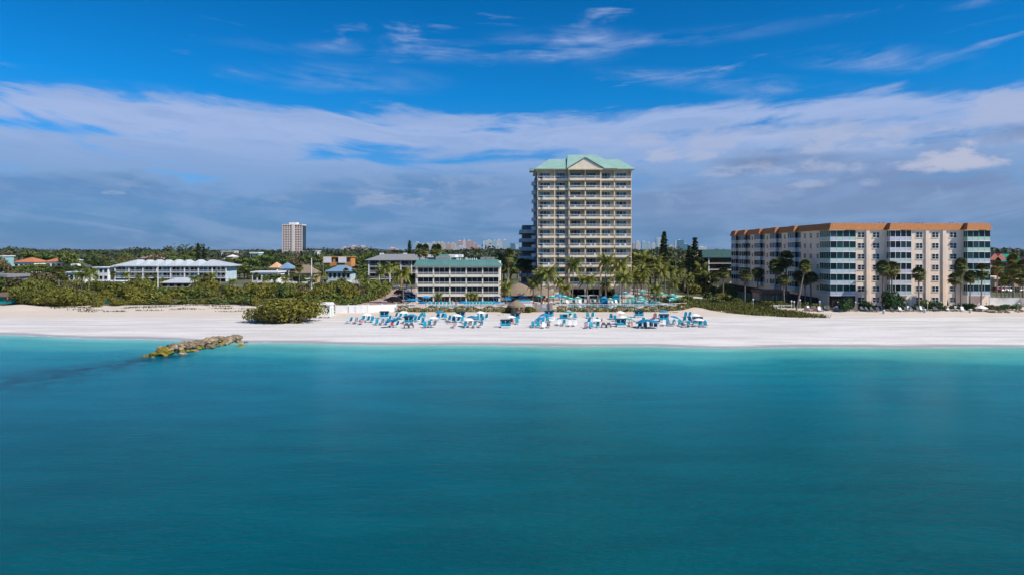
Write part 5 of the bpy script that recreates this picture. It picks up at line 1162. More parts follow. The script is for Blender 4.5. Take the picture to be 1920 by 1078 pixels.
def person(x, y, z, pose, ci, label, rz=0., hat=False):
    b_, t_, h_ = FIG[pose]; rt = empty('person', (x, y, z), label, 'person', None, rz)
    for me, nm, mm in ((b_, 'body', skinm), (t_, 'clothing', clothes[ci]), (h_, 'hair', fabw if hat else hairm)):
        k = (nm, pose, mm.name)
        if k not in FIG: FIG[k] = me.copy(); FIG[k].materials.clear(); FIG[k].materials.append(mm)
        o = bpy.data.objects.new(nm, FIG[k]); COL.objects.link(o); o.parent = rt
    return rt
# ------------------------------------------------------------------ beach furniture
def tilt(mb, x0, x1, y, z, L, ang, t=.05, curve=0):       # slanted panel rising away from the camera
    r = []
    n = 5
    for i in range(n+1):
        s = i/n; a = R(ang); yy = y+math.cos(a)*L*s; zz = z+math.sin(a)*L*s; wv = 1-.0*s
        if curve: wv = (1-curve*max(0, (s-.55)/.45)**2)
        xm = (x0+x1)/2; hw = (x1-x0)/2*wv; nx, nz = -math.sin(a)*t, math.cos(a)*t
        r.append([(xm-hw, yy, zz), (xm+hw, yy, zz), (xm+hw, yy+nx, zz+nz), (xm-hw, yy+nx, zz+nz)])
    mb.rings(r); return mb
def make_lounger(fm, back=62, frm=white, w=.34, seatL=1.15):
    rt = empty('sun_lounger', (0, 0, 0)); f = MB()
    for s in (-1, 1):
        f.box(s*w-.03, s*w+.03, -seatL, .12, .30, .37); f.tube([(s*w, .1, .33), (s*w, .62, 1.12)], .03, 4)
        for y in (-seatL+.12, -.1, .45): f.box(s*w-.025, s*w+.025, y-.03, y+.03, 0, .30 if y < .3 else .8)
    f.build('frame', frm, rt)
    MB().box(-w+.03, w-.03, -seatL+.02, .08, .36, .42).build('seat', fm, rt)
    mb = tilt(MB(), -w, w, .08, .38, .98, back, .05, .35); mb.build('backrest', fm, rt); return freeze(rt)
LG = {'turquoise': make_lounger(turq), 'white': make_lounger(fabw, 55), 'grey': make_lounger(greyf, 48, dgrey), 'teal': make_lounger(tealf, 60)}
FREE = dict(LG)
def lounger(kind, x, y, rz=0., z=None):
    o = FREE.pop(kind) if kind in FREE else copy_tree(LG[kind])
    o.location = (x, y, float(gz(x, y)) if z is None else z); o.rotation_euler = (0, 0, rz); return o
def make_cabana():
    rt = empty('cabana', (0, 0, 0)); b_ = MB(); b_.box(-1.0, 1.0, -.9, .6, .12, .36)
    for x in (-.95, .95):
        for y in (-.85, .55): b_.box(x-.04, x+.04, y-.04, y+.04, 0, .12)
    b_.build('base', white, rt); MB().box(-.95, -.02, -.85, .5, .365, .5).build('seat', turq, rt); MB().box(.02, .95, -.85, .5, .365, .5).build('seat', turq, rt)
    tilt(MB(), -.93, -.03, -.1, .5, 1.0, 60, .08, .2).build('backrest', turq, rt); tilt(MB(), .03, .93, -.1, .5, 1.0, 60, .08, .2).build('backrest', turq, rt)
    h = MB(); out_, inn_ = [], []
    prof = [(.66, 1.28), (.60, 1.42), (.45, 1.55), (.20, 1.64), (-.1, 1.64), (-.3, 1.56)]
    rr = [[(-1.05+.12*(i > 3)*0, y, z), (1.05, y, z), (1.05, y+.04, z+.05), (-1.05, y+.04, z+.05)] for i, (y, z) in enumerate(prof)]
    h.rings(rr); h.build('hood', navy, rt)
    for s in (-1, 1):
        sd_ = MB(); c0 = (s*1.06, -.0, .5); pr = [(.72, .4)]+prof+[(-.2, .55)]
        a = [(s*1.055, y, z) for y, z in prof]+[(s*1.055, .25, .9), (s*1.055, .1, .42), (s*1.055, .6, .4)]; b2 = [(s*1.085, y, z) for y, z in prof]+[(s*1.085, .25, .9), (s*1.085, .1, .42), (s*1.085, .6, .4)]
        sd_.rings([a, b2]); sd_.build('side_panel', blue, rt)
    MB().box(-1.06, 1.06, -.36, -.31, 1.42, 1.57).build('valance', navy, rt)
    return freeze(rt)
CAB = make_cabana(); cabused = False
def make_umb(m, r=1.15, h=2.15, pole=white, dome=.38, n=8, tilt_=0.):
    rt = empty('beach_umbrella', (0, 0, 0)); MB().cyl(0, 0, -.2, h+.12, .03, k=6).build('pole', pole, rt); c_ = MB(); ri = []
    for q, zz in ((.02, h+.08), (.35, h+.03), (.7, h-dome*.4), (1., h-dome)):
        ri.append([(r*q*math.cos(2*math.pi*j/(n*2))*(1 if j % 2 == 0 else .97), r*q*math.sin(2*math.pi*j/(n*2))*(1 if j % 2 == 0 else .97), zz) for j in range(n*2)])
    k = n*2; base = len(c_.v)
    for rg in ri: c_.v += rg
    for i in range(3):
        for j in range(k): a, b2 = i*k+j, i*k+(j+1) % k; c_.f.append((a, a+k, b2+k, b2))
    c_.f.append(tuple(range(k)))
    n0 = len(c_.v); c_.v += [(x, y, z-.03) for x, y, z in c_.v]; c_.f += [tuple(n0+i for i in reversed(q)) for q in c_.f]
    c_.f += [(3*k+j, n0+3*k+j, n0+3*k+(j+1) % k, 3*k+(j+1) % k) for j in range(k)]
    c_.build('canopy', m, rt); return freeze(rt)
UM = {'blue': make_umb(blue), 'white': make_umb(fabw), 'teal': make_umb(tealf, 1.2, 2.4)}
o = UM['teal']; mb = MB().cyl(0, 0, 2.42, 2.56, .52, .10, 12); mb.build('vent', fabw, o); freeze(o)
UFREE = dict(UM)
def umb(kind, px, py, Y, label, z=None, s=1., tl=0.):        # canopy centre seen at px,py; stands at distance Y
    o = UFREE.pop(kind) if kind in UFREE else copy_tree(UM[kind]); x = W_(px, Y); z = float(gz(x, Y)) if z is None else z
    top = HC-(py-HZ)*Y/F-z; hh = 2.0 if kind != 'teal' else 2.25; o.location = (x, Y, z); o.scale = (s, s, max(.7, min(1.3, top/hh))); o.rotation_euler = (tl*.3, tl, random.uniform(0, .5)); return tag(o, label, 'umbrella')
CH = [(656.9, 605.3, 'p'), (668, 606, 'p'), (678.5, 607.5, ''), (681, 601, ''), (689.7, 603.5, ''), (698, 603.5, ''), (706.5, 608.5, ''), (717, 608.5, 'p'), (727, 608, ''), (730, 602, ''), (742, 596, ''), (750.6, 596, ''), (734.6, 612.5, ''), (744, 612.5, ''), (761, 595, ''), (777.8, 602.5, ''), (784.5, 602.5, ''), (789, 596, ''), (795.6, 596, ''), (792.8, 607, ''), (796.8, 613.7, ''), (805, 613, 'p'), (814, 613, 'p'), (808.7, 603.5, ''),
 (820.6, 597, ''), (829, 597.8, ''), (835.5, 597.8, ''), (820.6, 602.8, ''), (842, 602, ''), (850.6, 603, ''), (859, 603.8, ''), (866.5, 603.8, ''), (852.5, 613.7, ''), (872, 613.7, ''), (881, 613, 'p'), (890, 613.7, 'p'), (902, 613, 'p'), (893.7, 597, ''), (903, 598, ''), (911.5, 598.7, ''), (896, 601.6, ''), (904, 603.5, ''), (960, 606, ''), (969.7, 607, ''),
 (999.6, 613.5, ''), (1009, 613.5, ''), (1019, 614.6, 'w'), (1028.7, 613.5, 'p'), (1009, 605, ''), (1018, 605, ''), (1026.7, 603, ''), (1035, 603, 'w'), (1070, 597.5, ''), (1078.7, 597.5, ''), (1047.5, 609, 'w'), (1057, 610, 'p'), (1068, 611, 'w'), (1077.7, 611, 'w'),
 (1102.7, 595.8, ''), (1111, 595.8, ''), (1103.7, 606, ''), (1118, 606, ''), (1099.6, 614.6, ''), (1109, 614.6, ''), (1121, 613.5, ''), (1145.5, 598, ''), (1153, 601.5, ''), (1183, 604.7, ''), (1199, 614.5, ''), (1210, 614.5, ''), (1221, 613.5, 'p'), (1229.7, 614.5, 'p'), (1227.5, 597.5, ''), (1205.6, 605.8, ''), (1245, 610, 'w'), (1253.7, 610, 'p'), (1263.6, 610, 'p'), (1275, 610, ''), (1285.5, 594.8, ''), (1293, 594.8, ''), (1283, 603.6, ''), (1294, 603.6, ''), (1281, 612.5, 'p'), (1291, 612.5, 'p'), (1314, 612, ''), (1322.6, 612, '')]
rows = {}; pi = 0; r_ = random.Random(21)
CLW = ['red', 'navy', 'white', 'pink', 'black', 'lilac']; PR = []
for px, py, f_ in CH:
    x, y, z = at(px, py); rz = r_.uniform(-.5, .35)-.15; o = lounger('white' if f_ == 'w' else 'turquoise', x, y, rz, z)
    rw = 'front row nearest the water' if py >= 609.5 else ('middle row' if py > 600 else 'back row nearest the hedge'); rows.setdefault(('white' if f_ == 'w' else 'turquoise', rw), []).append(o)
    if f_ == 'p': PR.append((x, y, z, rz, rw))
for (k, rw), L in rows.items(): name_row(L, f'{k} beach lounger, {rw}', '', 'lounger', f'{k} loungers on the beach')
tw_ = []; TWM = [clothes[0], clothes[2], clothes[3], clothes[5], clothes[2], tealf]
for i, (px, py, f_) in enumerate(CH):
    if f_ == '' and i % 5 == 2:
        x, y, z = at(px, py); mb = MB().box(-.3, .3, -1.1, .02, .43, .45); tilt(mb, -.3, .3, .0, .47, .55, 62, .03)
        tw_.append((px, mb.build('beach_towel', TWM[i % 6], None, (x, y-.01, z), random.uniform(-.2, .2)), ['red', 'white', 'pink', 'lilac', 'white', 'teal'][i % 6]))
for i, (px, o, cn) in enumerate(sorted(tw_, key=lambda q: q[0])): tag(o, f'{cn} towel draped on an empty beach lounger, {ordn(i)} towel from the left', 'towel', 'towels on beach loungers')
PR.sort(key=lambda q: q[0]/q[1]); pose_ = ['sit', 'lie']
for i, (x, y, z, rz, rw) in enumerate(PR):
    ci = [1, 3, 5, 4, 0, 3, 2, 5, 0, 3, 3, 4, 5, 2, 0, 3][i % 16]
    person(x+.02, y-.12, z+(.04 if i % 3 else .02), 'sit' if i % 3 else 'lie', ci, f'person in {CLW[ci]} reclining on a lounger in the {rw.split(" nearest")[0]}, {ordn(i)} sunbather from left', rz, i % 4 == 2)
for px, py, pose, ci, rz, l in [(1127.7, 602.5, 'sit', 0, -.9, 'person in red sitting on the sand beside the white umbrella below the tower lobby'), (1162.4, 593, 'stand', 4, 0, 'person in black standing under the white umbrella in the back row'), (1189, 603, 'lie', 4, 1.4, 'person in black lying sideways between two blue umbrellas'), (1185, 614.5, 'stand', 3, .5, 'person in pink standing right of the blue cabana at the front row'), (842, 607, 'lie', 5, 1.5, 'person in lilac lying sideways on the sand left of the black-hooded cabana'), (1180, 612, 'sit', 1, 0, 'person in navy crouching at the right side of the front-row cabana')]:
    x, y, z = at(px, py); person(x, y, z-(.38 if pose != 'stand' else 0), pose, ci, l, rz)
for i, (px, py) in enumerate([(719.7, 597), (765.6, 607), (863, 598), (948, 614), (966, 600.5), (1029.8, 596), (1165, 612.5), (1199, 595), (1246, 603), (1309.5, 609)]):
    x, y, z = at(px, py); o = CAB if not cabused else copy_tree(CAB); cabused = True; o.location = (x, y+.6, z); o.rotation_euler = (0, 0, r_.uniform(-.12, .12)); tag(o, f'blue double cabana with dark curved hood on the sand, {ordn(i)} from the left', 'cabana', 'hooded cabanas on the beach')
x, y, z = at(1057, 598.5); rt = empty('beach_sofa', (x, y, z), 'wide turquoise two-seat beach sofa under the lone green umbrella', 'sofa')
MB().box(-.9, .9, -.5, .4, .15, .42).build('seat', turq, rt); tilt(MB(), -.9, .9, .3, .4, .75, 70, .1).build('backrest', turq, rt); MB().box(-.95, .95, -.52, .42, .03, .149).build('frame', white, rt)
BU = [('white', 687, 588.6, 'left of all the blue cabanas', 0), ('white', 756, 584.5, 'right of the first cabana, near the hedge', 0), ('blue', 772, 590, 'behind the second cabana', .1), ('blue', 748, 597, 'steeply tilted, left of the second cabana', -.5), ('white', 811.5, 595, 'among loungers right of the second cabana', 0), ('blue', 824.8, 584, 'near the hedge below the four-storey hotel', 0),
 ('white', 856, 590, 'overlapping the third cabana', .1), ('blue', 885, 593, 'right of the third cabana', 0), ('white', 878.7, 598, 'in front of its blue neighbour right of the third cabana', 0), ('white', 900.5, 584.7, 'near the hedge at the right end of the four-storey hotel', 0), ('white', 957.5, 593, 'between the fourth and fifth cabanas', 0), ('blue', 1022, 589, 'shading the sixth cabana', -.15), ('blue', 1013, 597, 'over two loungers left of the sixth cabana', -.1),
 ('teal', 1066, 583.5, 'above the wide beach sofa', 0), ('white', 1117, 599, 'below the tower lobby between two pairs of loungers', 0), ('white', 1162.4, 584.5, 'near the hedge above the seventh cabana', 0), ('white', 1167, 593.5, 'large, just behind the seventh cabana', 0), ('teal', 1177, 597, 'half hidden by the large white one', .2), ('blue', 1208, 600, 'big, left one of an overlapping pair', -.25), ('blue', 1220, 600.5, 'big, right one of an overlapping pair', .2), ('blue', 1244, 583, 'near the hedge above the ninth cabana', 0), ('blue', 1262.5, 593.5, 'tilted, right of the ninth cabana', .25), ('white', 1303, 589.5, 'near the dune grass at the end of the rows', 0), ('white', 1309.5, 598, 'in front of the last cabana', 0), ('blue', 734, 600, 'low, folded down right of the first cabana', -.35)]
for k, px, py, l, tl in BU: Y = at(px, py+14)[1]; umb(k, px, py, Y, f'{k} beach umbrella {l}', s=1.0 if 'big' not in l else 1.35, tl=tl)
# beach wheelchairs with balloon tyres, small tables, towels
def wheelchair(px, py, l):
    x, y, z = at(px, py); rt = empty('beach_wheelchair', (x, y, z), l, 'wheelchair')
    for s in (-1, 1):
        w_ = MB(); ring = []
        for a in np.linspace(0, 2*math.pi, 15)[:-1]: ring.append([(s*.42+math.cos(b2)*.07, math.cos(a)*(.33+.07*math.sin(b2)), .4+math.sin(a)*(.33+.07*math.sin(b2))) for b2 in np.linspace(0, 2*math.pi, 7)[:-1]])
        ring.append(ring[0]); w_.rings(ring, cap=False); o = w_.build('wheel', dgrey, rt)
    MB().box(-.34, .34, -.3, .2, .45, .52).build('seat', white, rt); tilt(MB(), -.34, .34, .2, .5, .6, 75).build('backrest', greyf, rt)
    f = MB(); f.tube([(-.4, 0, .4), (.4, 0, .4)], .03, 5); f.tube([(-.3, .25, .4), (-.3, .5, 1.15)], .025, 4); f.tube([(.3, .25, .4), (.3, .5, 1.15)], .025, 4); f.tube([(0, -.3, .45), (0, -.7, .15)], .03, 4); f.build('frame', white, rt)
wheelchair(1132, 614, 'left of two beach wheelchairs with large wheels beside the front row'); wheelchair(1141.5, 614, 'right of two beach wheelchairs with large wheels beside the front row')
wheelchair(762, 615, 'beach wheelchair on the sand in front of the second cabana, left one'); wheelchair(771, 614.5, 'beach wheelchair on the sand in front of the second cabana, right one')
st_ = []
for px, py in [(712, 607.5), (739, 604), (800, 613), (846, 606), (876, 613.5), (1014, 613), (1105, 614), (1204, 614), (1290, 604), (1107, 596)]:
    x, y, z = at(px, py); rt = empty('side_table', (x, y-.2, z)); MB().cyl(0, 0, .42, .46, .25, k=10).build('table_top', white, rt); MB().cyl(0, 0, 0, .42, .04, k=6).build('leg', white, rt); st_.append(rt)
name_row(st_, 'small round white table between beach loungers', '', 'table', 'side tables on the beach')
# ------------------------------------------------------------------ deck furniture
ZD = ZG+.035
for k, px, py, Y, l in [('blue', 774, 561, 183, 'large blue umbrella at the left corner of the pool deck'), ('blue', 793.7, 566, 176, 'blue umbrella low by the railing at the left of the pool deck'), ('blue', 799, 556, 190, 'blue umbrella before the first bay of the four-storey hotel'), ('blue', 867.5, 566, 176, 'blue umbrella by the railing between the short palms'), ('blue', 931, 556.5, 189, 'blue umbrella at the right end of the four-storey hotel'), ('blue', 935, 566, 177, 'blue umbrella by the railing below the right end of the hotel'), ('blue', 957.5, 557, 188, 'blue umbrella left of the white bar'), ('blue', 950, 560, 184, 'second blue umbrella left of the white bar'), ('blue', 981, 556, 190, 'blue umbrella showing above the white bar'),
  ('teal', 1010, 555.5, 187, 'teal umbrella with white vent behind the beach gate'), ('teal', 1036, 556, 186, 'teal umbrella with white vent right of the beach gate'), ('blue', 1048, 553, 188, 'bright blue umbrella in the middle of the teal ones'), ('teal', 1059, 556, 186, 'teal umbrella left of the tower lobby opening'), ('teal', 1070, 560, 181, 'teal umbrella with white top low by the pool edge'), ('teal', 1083, 558, 185, 'teal umbrella before the left part of the tower lobby'), ('teal', 1144, 560.5, 182, 'teal umbrella beside the blue tent on the deck'), ('teal', 1172, 549, 200, 'teal umbrella behind the right end of the tower deck'), ('teal', 1185, 557, 186, 'teal umbrella left of the stacked pair'), ('teal', 1201, 557, 186, 'teal umbrella, rear of the stacked pair'), ('teal', 1204, 561.5, 180, 'teal umbrella, front of the stacked pair'), ('teal', 1204, 546, 204, 'teal umbrella far back by the palm grove'), ('teal', 1261, 553, 193, 'teal umbrella behind the right-hand pool, rear one'), ('teal', 1260, 560, 182, 'teal umbrella at the right corner of the pool deck'), ('teal', 1268.5, 557.5, 187, 'teal umbrella farthest right on the pool deck'), ('teal', 1240, 550, 197, 'green umbrella half hidden by the small palm near the pool')]:
    umb(k, px, py, Y, l, z=ZD, s=1.15 if k == 'teal' else (1.9 if 'large' in l else 1.2))
dl = []
for px in list(range(806, 860, 7))+list(range(872, 932, 6)): dl.append(lounger('turquoise' if (px // 6) % 4 else 'teal', W_(px, 181.+(px % 3)), 181.+(px % 3), r_.uniform(-.15, .15), ZD))
name_row(dl, 'turquoise lounger on the deck before the four-storey hotel', '', 'lounger', 'loungers on the deck of the four-storey hotel')
dl = []
for px, Y in [(1052, 190), (1064, 188), (1076, 191), (1088, 188), (1093, 190), (1105, 192), (1112, 192), (1148, 188), (1156, 188), (1178, 189), (1186, 189), (1192, 187), (1210, 188), (1218, 189), (1228, 197), (1234, 197), (1246, 198), (1252, 198), (1258, 188), (1264, 187), (1120, 192), (1127, 192)]: dl.append(lounger('teal' if Y > 188 else 'white', W_(px, Y), Y, r_.uniform(-.3, .3), ZD))
name_row(dl, 'lounger on the deck around the tower pools', '', 'lounger', 'loungers around the tower pools')
for px, Y, hh, l in [(1133, 184, 2.5, 'blue changing tent on the deck below the tower'), (1155, 192, 2.6, 'tall teal cabana tent behind the pool')]:
    x = W_(px, Y); rt = empty('deck_tent', (x, Y, ZD), l, 'tent'); MB().rings([[(-.9, -.7, 0), (.9, -.7, 0), (.9, .7, 0), (-.9, .7, 0)], [(-.8, -.6, hh*.75), (.8, -.6, hh*.75), (.8, .6, hh*.75), (-.8, .6, hh*.75)]]).build('walls', blue if 'blue' in l else turq, rt)
    MB().hip(-.95, .95, -.75, .75, hh*.75+.1, hh, -.1, .1, 0, t=.1).build('roof', blue if 'blue' in l else turq, rt)
for i, (px, Y, w_) in enumerate([(1093, 190, 3.0), (1113, 191, 2.6), (1175, 190, 4.0)]):
    x = W_(px, Y); rt = empty('pergola', (x, Y, ZD), f'white open pergola frame by the tower pool, {ORD[i]} from the left', 'pergola'); MB().box(-w_/2, w_/2, -.6, .6, 2.2, 2.32).build('top', white, rt)
    for s in (-1, 1):
        for q in (-.55, .55): MB().box(-.06, .06, -.06, .06, 0, 2.2).build('post', white, rt, (s*(w_/2-.08), q, 0))
# thatched bar and small thatched hut
def thatch_roof(mb, rx, ry, z0, z1, n=22, cx=0):
    rg = []
    for q, zz in ((1.04, z0-.35), (1., z0), (.72, z0+(z1-z0)*.36), (.42, z0+(z1-z0)*.70), (.03, z1)): rg.append([(cx+rx*q*math.cos(2*math.pi*j/n)*(1+.03*random.uniform(-1, 1)), ry*q*math.sin(2*math.pi*j/n)*(1+.03*random.uniform(-1, 1)), zz+random.uniform(-.1, .08)) for j in range(n)])
    return mb.rings(rg)
Y = 199; rt = empty('thatched_bar', (W_(985, Y), Y, ZD), 'big double-peaked thatched bar between the four-storey hotel and the tower', 'bar')
h1 = HC-(530.5-HZ)*Y/F-ZD; h2 = HC-(537-HZ)*Y/F-ZD; thatch_roof(MB(), 5.4, 4.6, 2.3, h1, cx=-1.9).build('roof', thatch, rt); thatch_roof(MB(), 4.6, 4.2, 2.25, h2, cx=4.4).build('roof', thatch, rt)
for x in (-6, -3.5, -1, 1.5, 4, 6.5, 8): MB().cyl(0, 0, 0, 2.5, .13).build('post', bark, rt, (x, -2.4, 0))
MB().box(-5, 7, -1.6, -1.2, 0, 1.1).build('counter', wood, rt); MB().box(-4, 6, 1.2, 1.5, 0, 2.3).build('back_wall', black, rt)
Y = 176; rt = empty('white_bar', (W_(967, Y), Y, ZD), 'white rectangular beach bar with blue lamps left of the gate', 'bar')
MB().box(0, 4.3, 0, 2.6, 0, 1.55).build('counter', white, rt); MB().box(-.15, 4.45, -.15, 2.75, 1.55, 1.66).build('counter_top', white, rt); MB().box(.4, 3.9, .4, .45, 1.7, 2.2).build('awning', turq, rt)
Y = 168.; rt = empty('thatched_hut', (W_(968, Y), Y, float(gz(1, Y))), 'small round thatched hut on the sand left of the beach gate', 'hut')
h1 = HC-(562-HZ)*Y/F-float(gz(1, Y)); thatch_roof(MB(), 2.2, 2.1, 1.9, h1, 18).build('roof', thatch, rt); 
for a in range(8): MB().cyl(0, 0, -.2, 2.0, .09).build('post', bark, rt, (1.5*math.cos(a*.785), 1.5*math.sin(a*.785), 0))
MB().cyl(0, 0, 0, 1.7, 1.3, k=14).build('enclosure', mat('bamboo', (.24, .18, .11), .9, .3, 6., stretch=(4, 4, 1)), rt); MB().box(.6, .95, -1.42, -1.36, .9, 1.4).build('notice', white, rt)
for px, l in ((954, 'left'), (992, 'right')):
    Y = 169.; o = plant(S_OL, W_(px, Y), Y); o.scale = (.5, .4, .62); tag(o, f'yellow-green shrub against the {l} side of the small thatched hut', 'shrub')
# beach gate with steps
rt = empty('beach_gate', (W_(1005, 171), 171, 1.45), 'grey entrance gate with pillars and steps between the two hedges', 'gate')
for x in (0, 3.8): MB().box(-.35, .35, -.35, .35, -.2, 2.3).build('pillar', wood, rt, (x, 0, 0)); MB().box(-.42, .42, -.42, .42, 2.3, 2.45).build('cap', white, rt, (x, 0, 0))
MB().box(.4, 3.4, .0, .1, .45, 1.9).build('gate', grey, rt); MB().box(1.5, 2.6, -.04, -.003, 1.0, 1.8).build('notice_board', lav, rt)
for i in range(3): MB().box(.36, 3.44, -1.2+i*.4, -.02, -.2+i*.0, .15+i*.15).build('step', wood, rt) if i == 0 else MB().box(.362+i*.002, 3.438-i*.002, -1.2+i*.4, -.021, .15+(i-1)*.15+.002, .15+i*.15).build('step', wood, rt)
x, y, z = at(997, 583); rt = empty('litter_bin', (x, y, z), 'dark litter bin beside the grey entrance gate', 'bin'); MB().cyl(0, 0, 0, 1.0, .3, .32, 10).build('body', dgrey, rt); MB().cyl(0, 0, 1.0, 1.12, .34, .2, 10).build('lid', black, rt)
# people on the deck
for i, (px, Y, pose, ci) in enumerate([(1001, 178, 'stand', 0), (1016, 177, 'stand', 3), (1019, 180, 'stand', 2), (848, 179, 'stand', 3), (856, 180, 'stand', 5), (1022, 190, 'stand', 4), (1107, 187, 'stand', 2), (938, 180, 'stand', 2), (798, 179, 'stand', 3)]):
    person(W_(px, Y), Y, ZD, pose, ci, ['person in red standing at the right end of the white bar', 'person in pink standing behind the beach gate', 'person in white standing behind the beach gate', 'person in pink standing on the deck between the short palms', 'person in lilac standing on the deck between the short palms', 'person in black standing before the thatched bar', 'person in white standing by the pool below the tower lobby', 'person in white at the right end of the four-storey hotel deck', 'person in pink by the low blue umbrella left on the deck'][i], random.uniform(-1, 1))
# sapling on the sand
x, y, z = at(943.5, 591); rt = empty('sapling', (x, y, z), 'thin young tree on the sand left of the thatched hut', 'tree'); MB().tube([(0, 0, -.1), (.03, 0, .7), (-.05, 0, 1.2)], [.04, .03, .02], 5).build('trunk', bark, rt); link('crown', crown_mesh('crown', [((0, 0, 1.2), (.5, .5, .35)), ((-.2, 0, .95), (.35, .3, .25))], 40, .16), leafo, rt)
# ------------------------------------------------------------------ cars
glcar = glassmat('car_glass', (.01, .012, .015), .2)
def car(x, y, rz, m, label, z=ZG+.065, suv=True):
    rt = empty('parked_car', (x, y, z), label, 'car', None, rz); H = 1.75 if suv else 1.45
    prof = [(-2.25, .35), (-2.3, .75), (-2.15, .98), (-1.2, 1.05), (-.65, H-.08), (.0, H), (1.3, H-.03), (1.95, 1.1), (2.25, 1.0), (2.3, .5), (2.2, .32)]
    b_ = MB(); b_.rings([[(-.9, a, c) for a, c in prof], [(-.86+.0, a, c) for a, c in prof][:0] or [(.9, a, c) for a, c in prof]]); b_.build('body', m, rt)
    g = MB(); q = [(-1.12, 1.08), (-.68, H-.14), (1.28, H-.12), (1.86, 1.12)]
    for s in (-1, 1): g.rings([[(s*.905, a, c) for a, c in q], [(s*.92, a, c) for a, c in q]])
    g.quad((-.78, -1.17, 1.08), (.78, -1.17, 1.08), (.70, -.70, H-.1), (-.70, -.70, H-.1)); g.quad((-.72, 1.40, H-.06), (.72, 1.40, H-.06), (.78, 1.97, 1.12), (-.78, 1.97, 1.12)); g.build('windows', glcar, rt)
    for s in (-1, 1):
        for yy in (-1.45, 1.4): w_ = MB().tube([(s*.72, yy, .35), (s*.93, yy, .35)], .35, 12).build('wheel', tyre, rt); MB().tube([(s*.931, yy, .35), (s*.95, yy, .35)], .2, 10).build('hubcap', steel, w_)
        MB().box(s*.62-.16, s*.62+.16, -2.325, -2.27, .68, .86).build('headlight', white, rt); MB().box(s*.7-.1, s*.7+.1, 2.26, 2.32, .7, .9).build('tail_light', clothes[0], rt)
cb = mat('navy_car_paint', (.012, .025, .06), .25, .05, 1., spec=.6); ck = mat('black_car_paint', (.012, .012, .014), .25, .05, 1., spec=.6); cs_ = mat('silver_car_paint', (.45, .46, .48), .3, .05, 1., metal=.4); cr_ = mat('red_car_paint', (.35, .02, .02), .3, .05, 1., spec=.6); cw = mat('white_car_paint', (.75, .75, .74), .3, .05, 1., spec=.6)
for px, Y, m_, l in [(742, 193, ck, 'black car parked nearest the beach by the driveway palm'), (755, 197, cb, 'navy car parked second from the beach on the driveway'), (762, 205, ck, 'black car parked against the left end of the four-storey hotel'), (768, 214, cb, 'dark blue car parked beside the hotel, behind the black one'), (752, 226, ck, 'black car parked in the middle of the driveway edge'), (758, 240, cs_, 'silver car parked at the far end of the driveway')]: car(W_(px, Y), Y, R(78)+random.uniform(-.1, .1), m_, l)
for px, Y, m_, l in [(738, 267, cs_, 'silver blue car crossing on the road behind the driveway'), (712, 268, cr_, 'red car on the road left of the driveway'), (700, 267, cw, 'white car on the road at the left end')]: car(W_(px, Y), Y, R(90), m_, l, z=ZG+.075, suv=False)
for i, (px, Y) in enumerate([(1872, 243), (1885, 243), (1906, 243)]): car(W_(px, Y), Y, .1, [cr_, cw, ck][i], ['red car', 'white car', 'black car'][i]+' parked before the tan garage at the right edge', z=1.9)
# ------------------------------------------------------------------ condominium beachfront: loungers, lamps, umbrellas, fence
dl = []; r2_ = random.Random(4)
for px in list(range(1512, 1560, 6))+list(range(1566, 1600, 5))+list(range(1606, 1660, 5))+list(range(1664, 1716, 5))+list(range(1722, 1736, 6))+list(range(1740, 1812, 6)):
    x, y, z = at(px+r2_.uniform(-1, 1), 582.5+r2_.uniform(-1.2, 1.5)); dl.append(lounger('grey' if r2_.random() < .8 else 'white', x, y, r2_.uniform(-.3, .3), z))
name_row(dl, 'lounger in the long row before the condominium', '', 'lounger', 'loungers before the condominium')
def lamp(px, py_t, py_b, l, globe=True):
    x, y, z = at(px, py_b); h = HC-(py_t-HZ)*y/F-z; rt = empty('garden_lamp', (x, y, z), l, 'lamp post'); MB().cyl(0, 0, 0, h, .06, .05).build('pole', white if globe else steel, rt); MB().tube([(0, 0, h), (0, 0, h+.12), (0, 0, h+.3), (0, 0, h+.42)], [.1, .22, .22, .08], 8).build('globe', fabw, rt)
LP = [(1484, 566, 580), (1489, 567, 580), (1412, 563, 577), (1451, 553, 568), (1500, 564, 578), (1537, 567, 580), (1571, 568, 580), (1604, 568, 580), (1651, 569, 581), (1739, 569, 582), (1764, 568, 581), (1850, 569, 581), (1910, 570, 580)]
for i, (px, a, b_) in enumerate(LP): lamp(px, a, b_, f'white globe lamp post before the condominium, {ordn(sorted(q[0] for q in LP).index(px))} from the left')
for px, l in ((1585, 'closed pale umbrella among the loungers below the corner bay'), (1696, 'closed cream umbrella right of the round clipped bush'), (1777, 'closed grey umbrella among the loungers near the right bay')):
    x, y, z = at(px, 581); rt = empty('closed_umbrella', (x, y, z), l, 'umbrella'); MB().cyl(0, 0, 0, 2.6, .04).build('pole', white, rt); MB().tube([(0, 0, 1.1), (0, 0, 1.5), (0, 0, 2.7)], [.14, .2, .04], 8).build('canopy', fabw if px < 1700 else greyf, rt)
rt = empty('picnic_umbrella', (*at(1839, 583)[:2], at(1839, 583)[2]), 'low white umbrella lying at the right end of the lounger row', 'umbrella'); MB().cyl(0, 0, 0, 1.4, .04).build('pole', white, rt); MB().tube([(0, 0, .75), (0, 0, 1.0), (0, 0, 1.5)], [1.6, 1.2, .06], 12).build('canopy', fabw, rt)
o_ = []
for px in (1734, 1819, 1657): x, y, z = at(px, 586 if px > 1700 else 588); rt = empty('litter_bin', (x, y, z)); MB().cyl(0, 0, 0, .8, .28, .32, 10).build('body', mintp, rt); MB().cyl(0, 0, .8, .9, .34, .25, 10).build('lid', white, rt); o_.append(rt)
name_row(o_, 'pale green bin on the sand before the condominium', '', 'bin', 'pale green bins before the condominium')
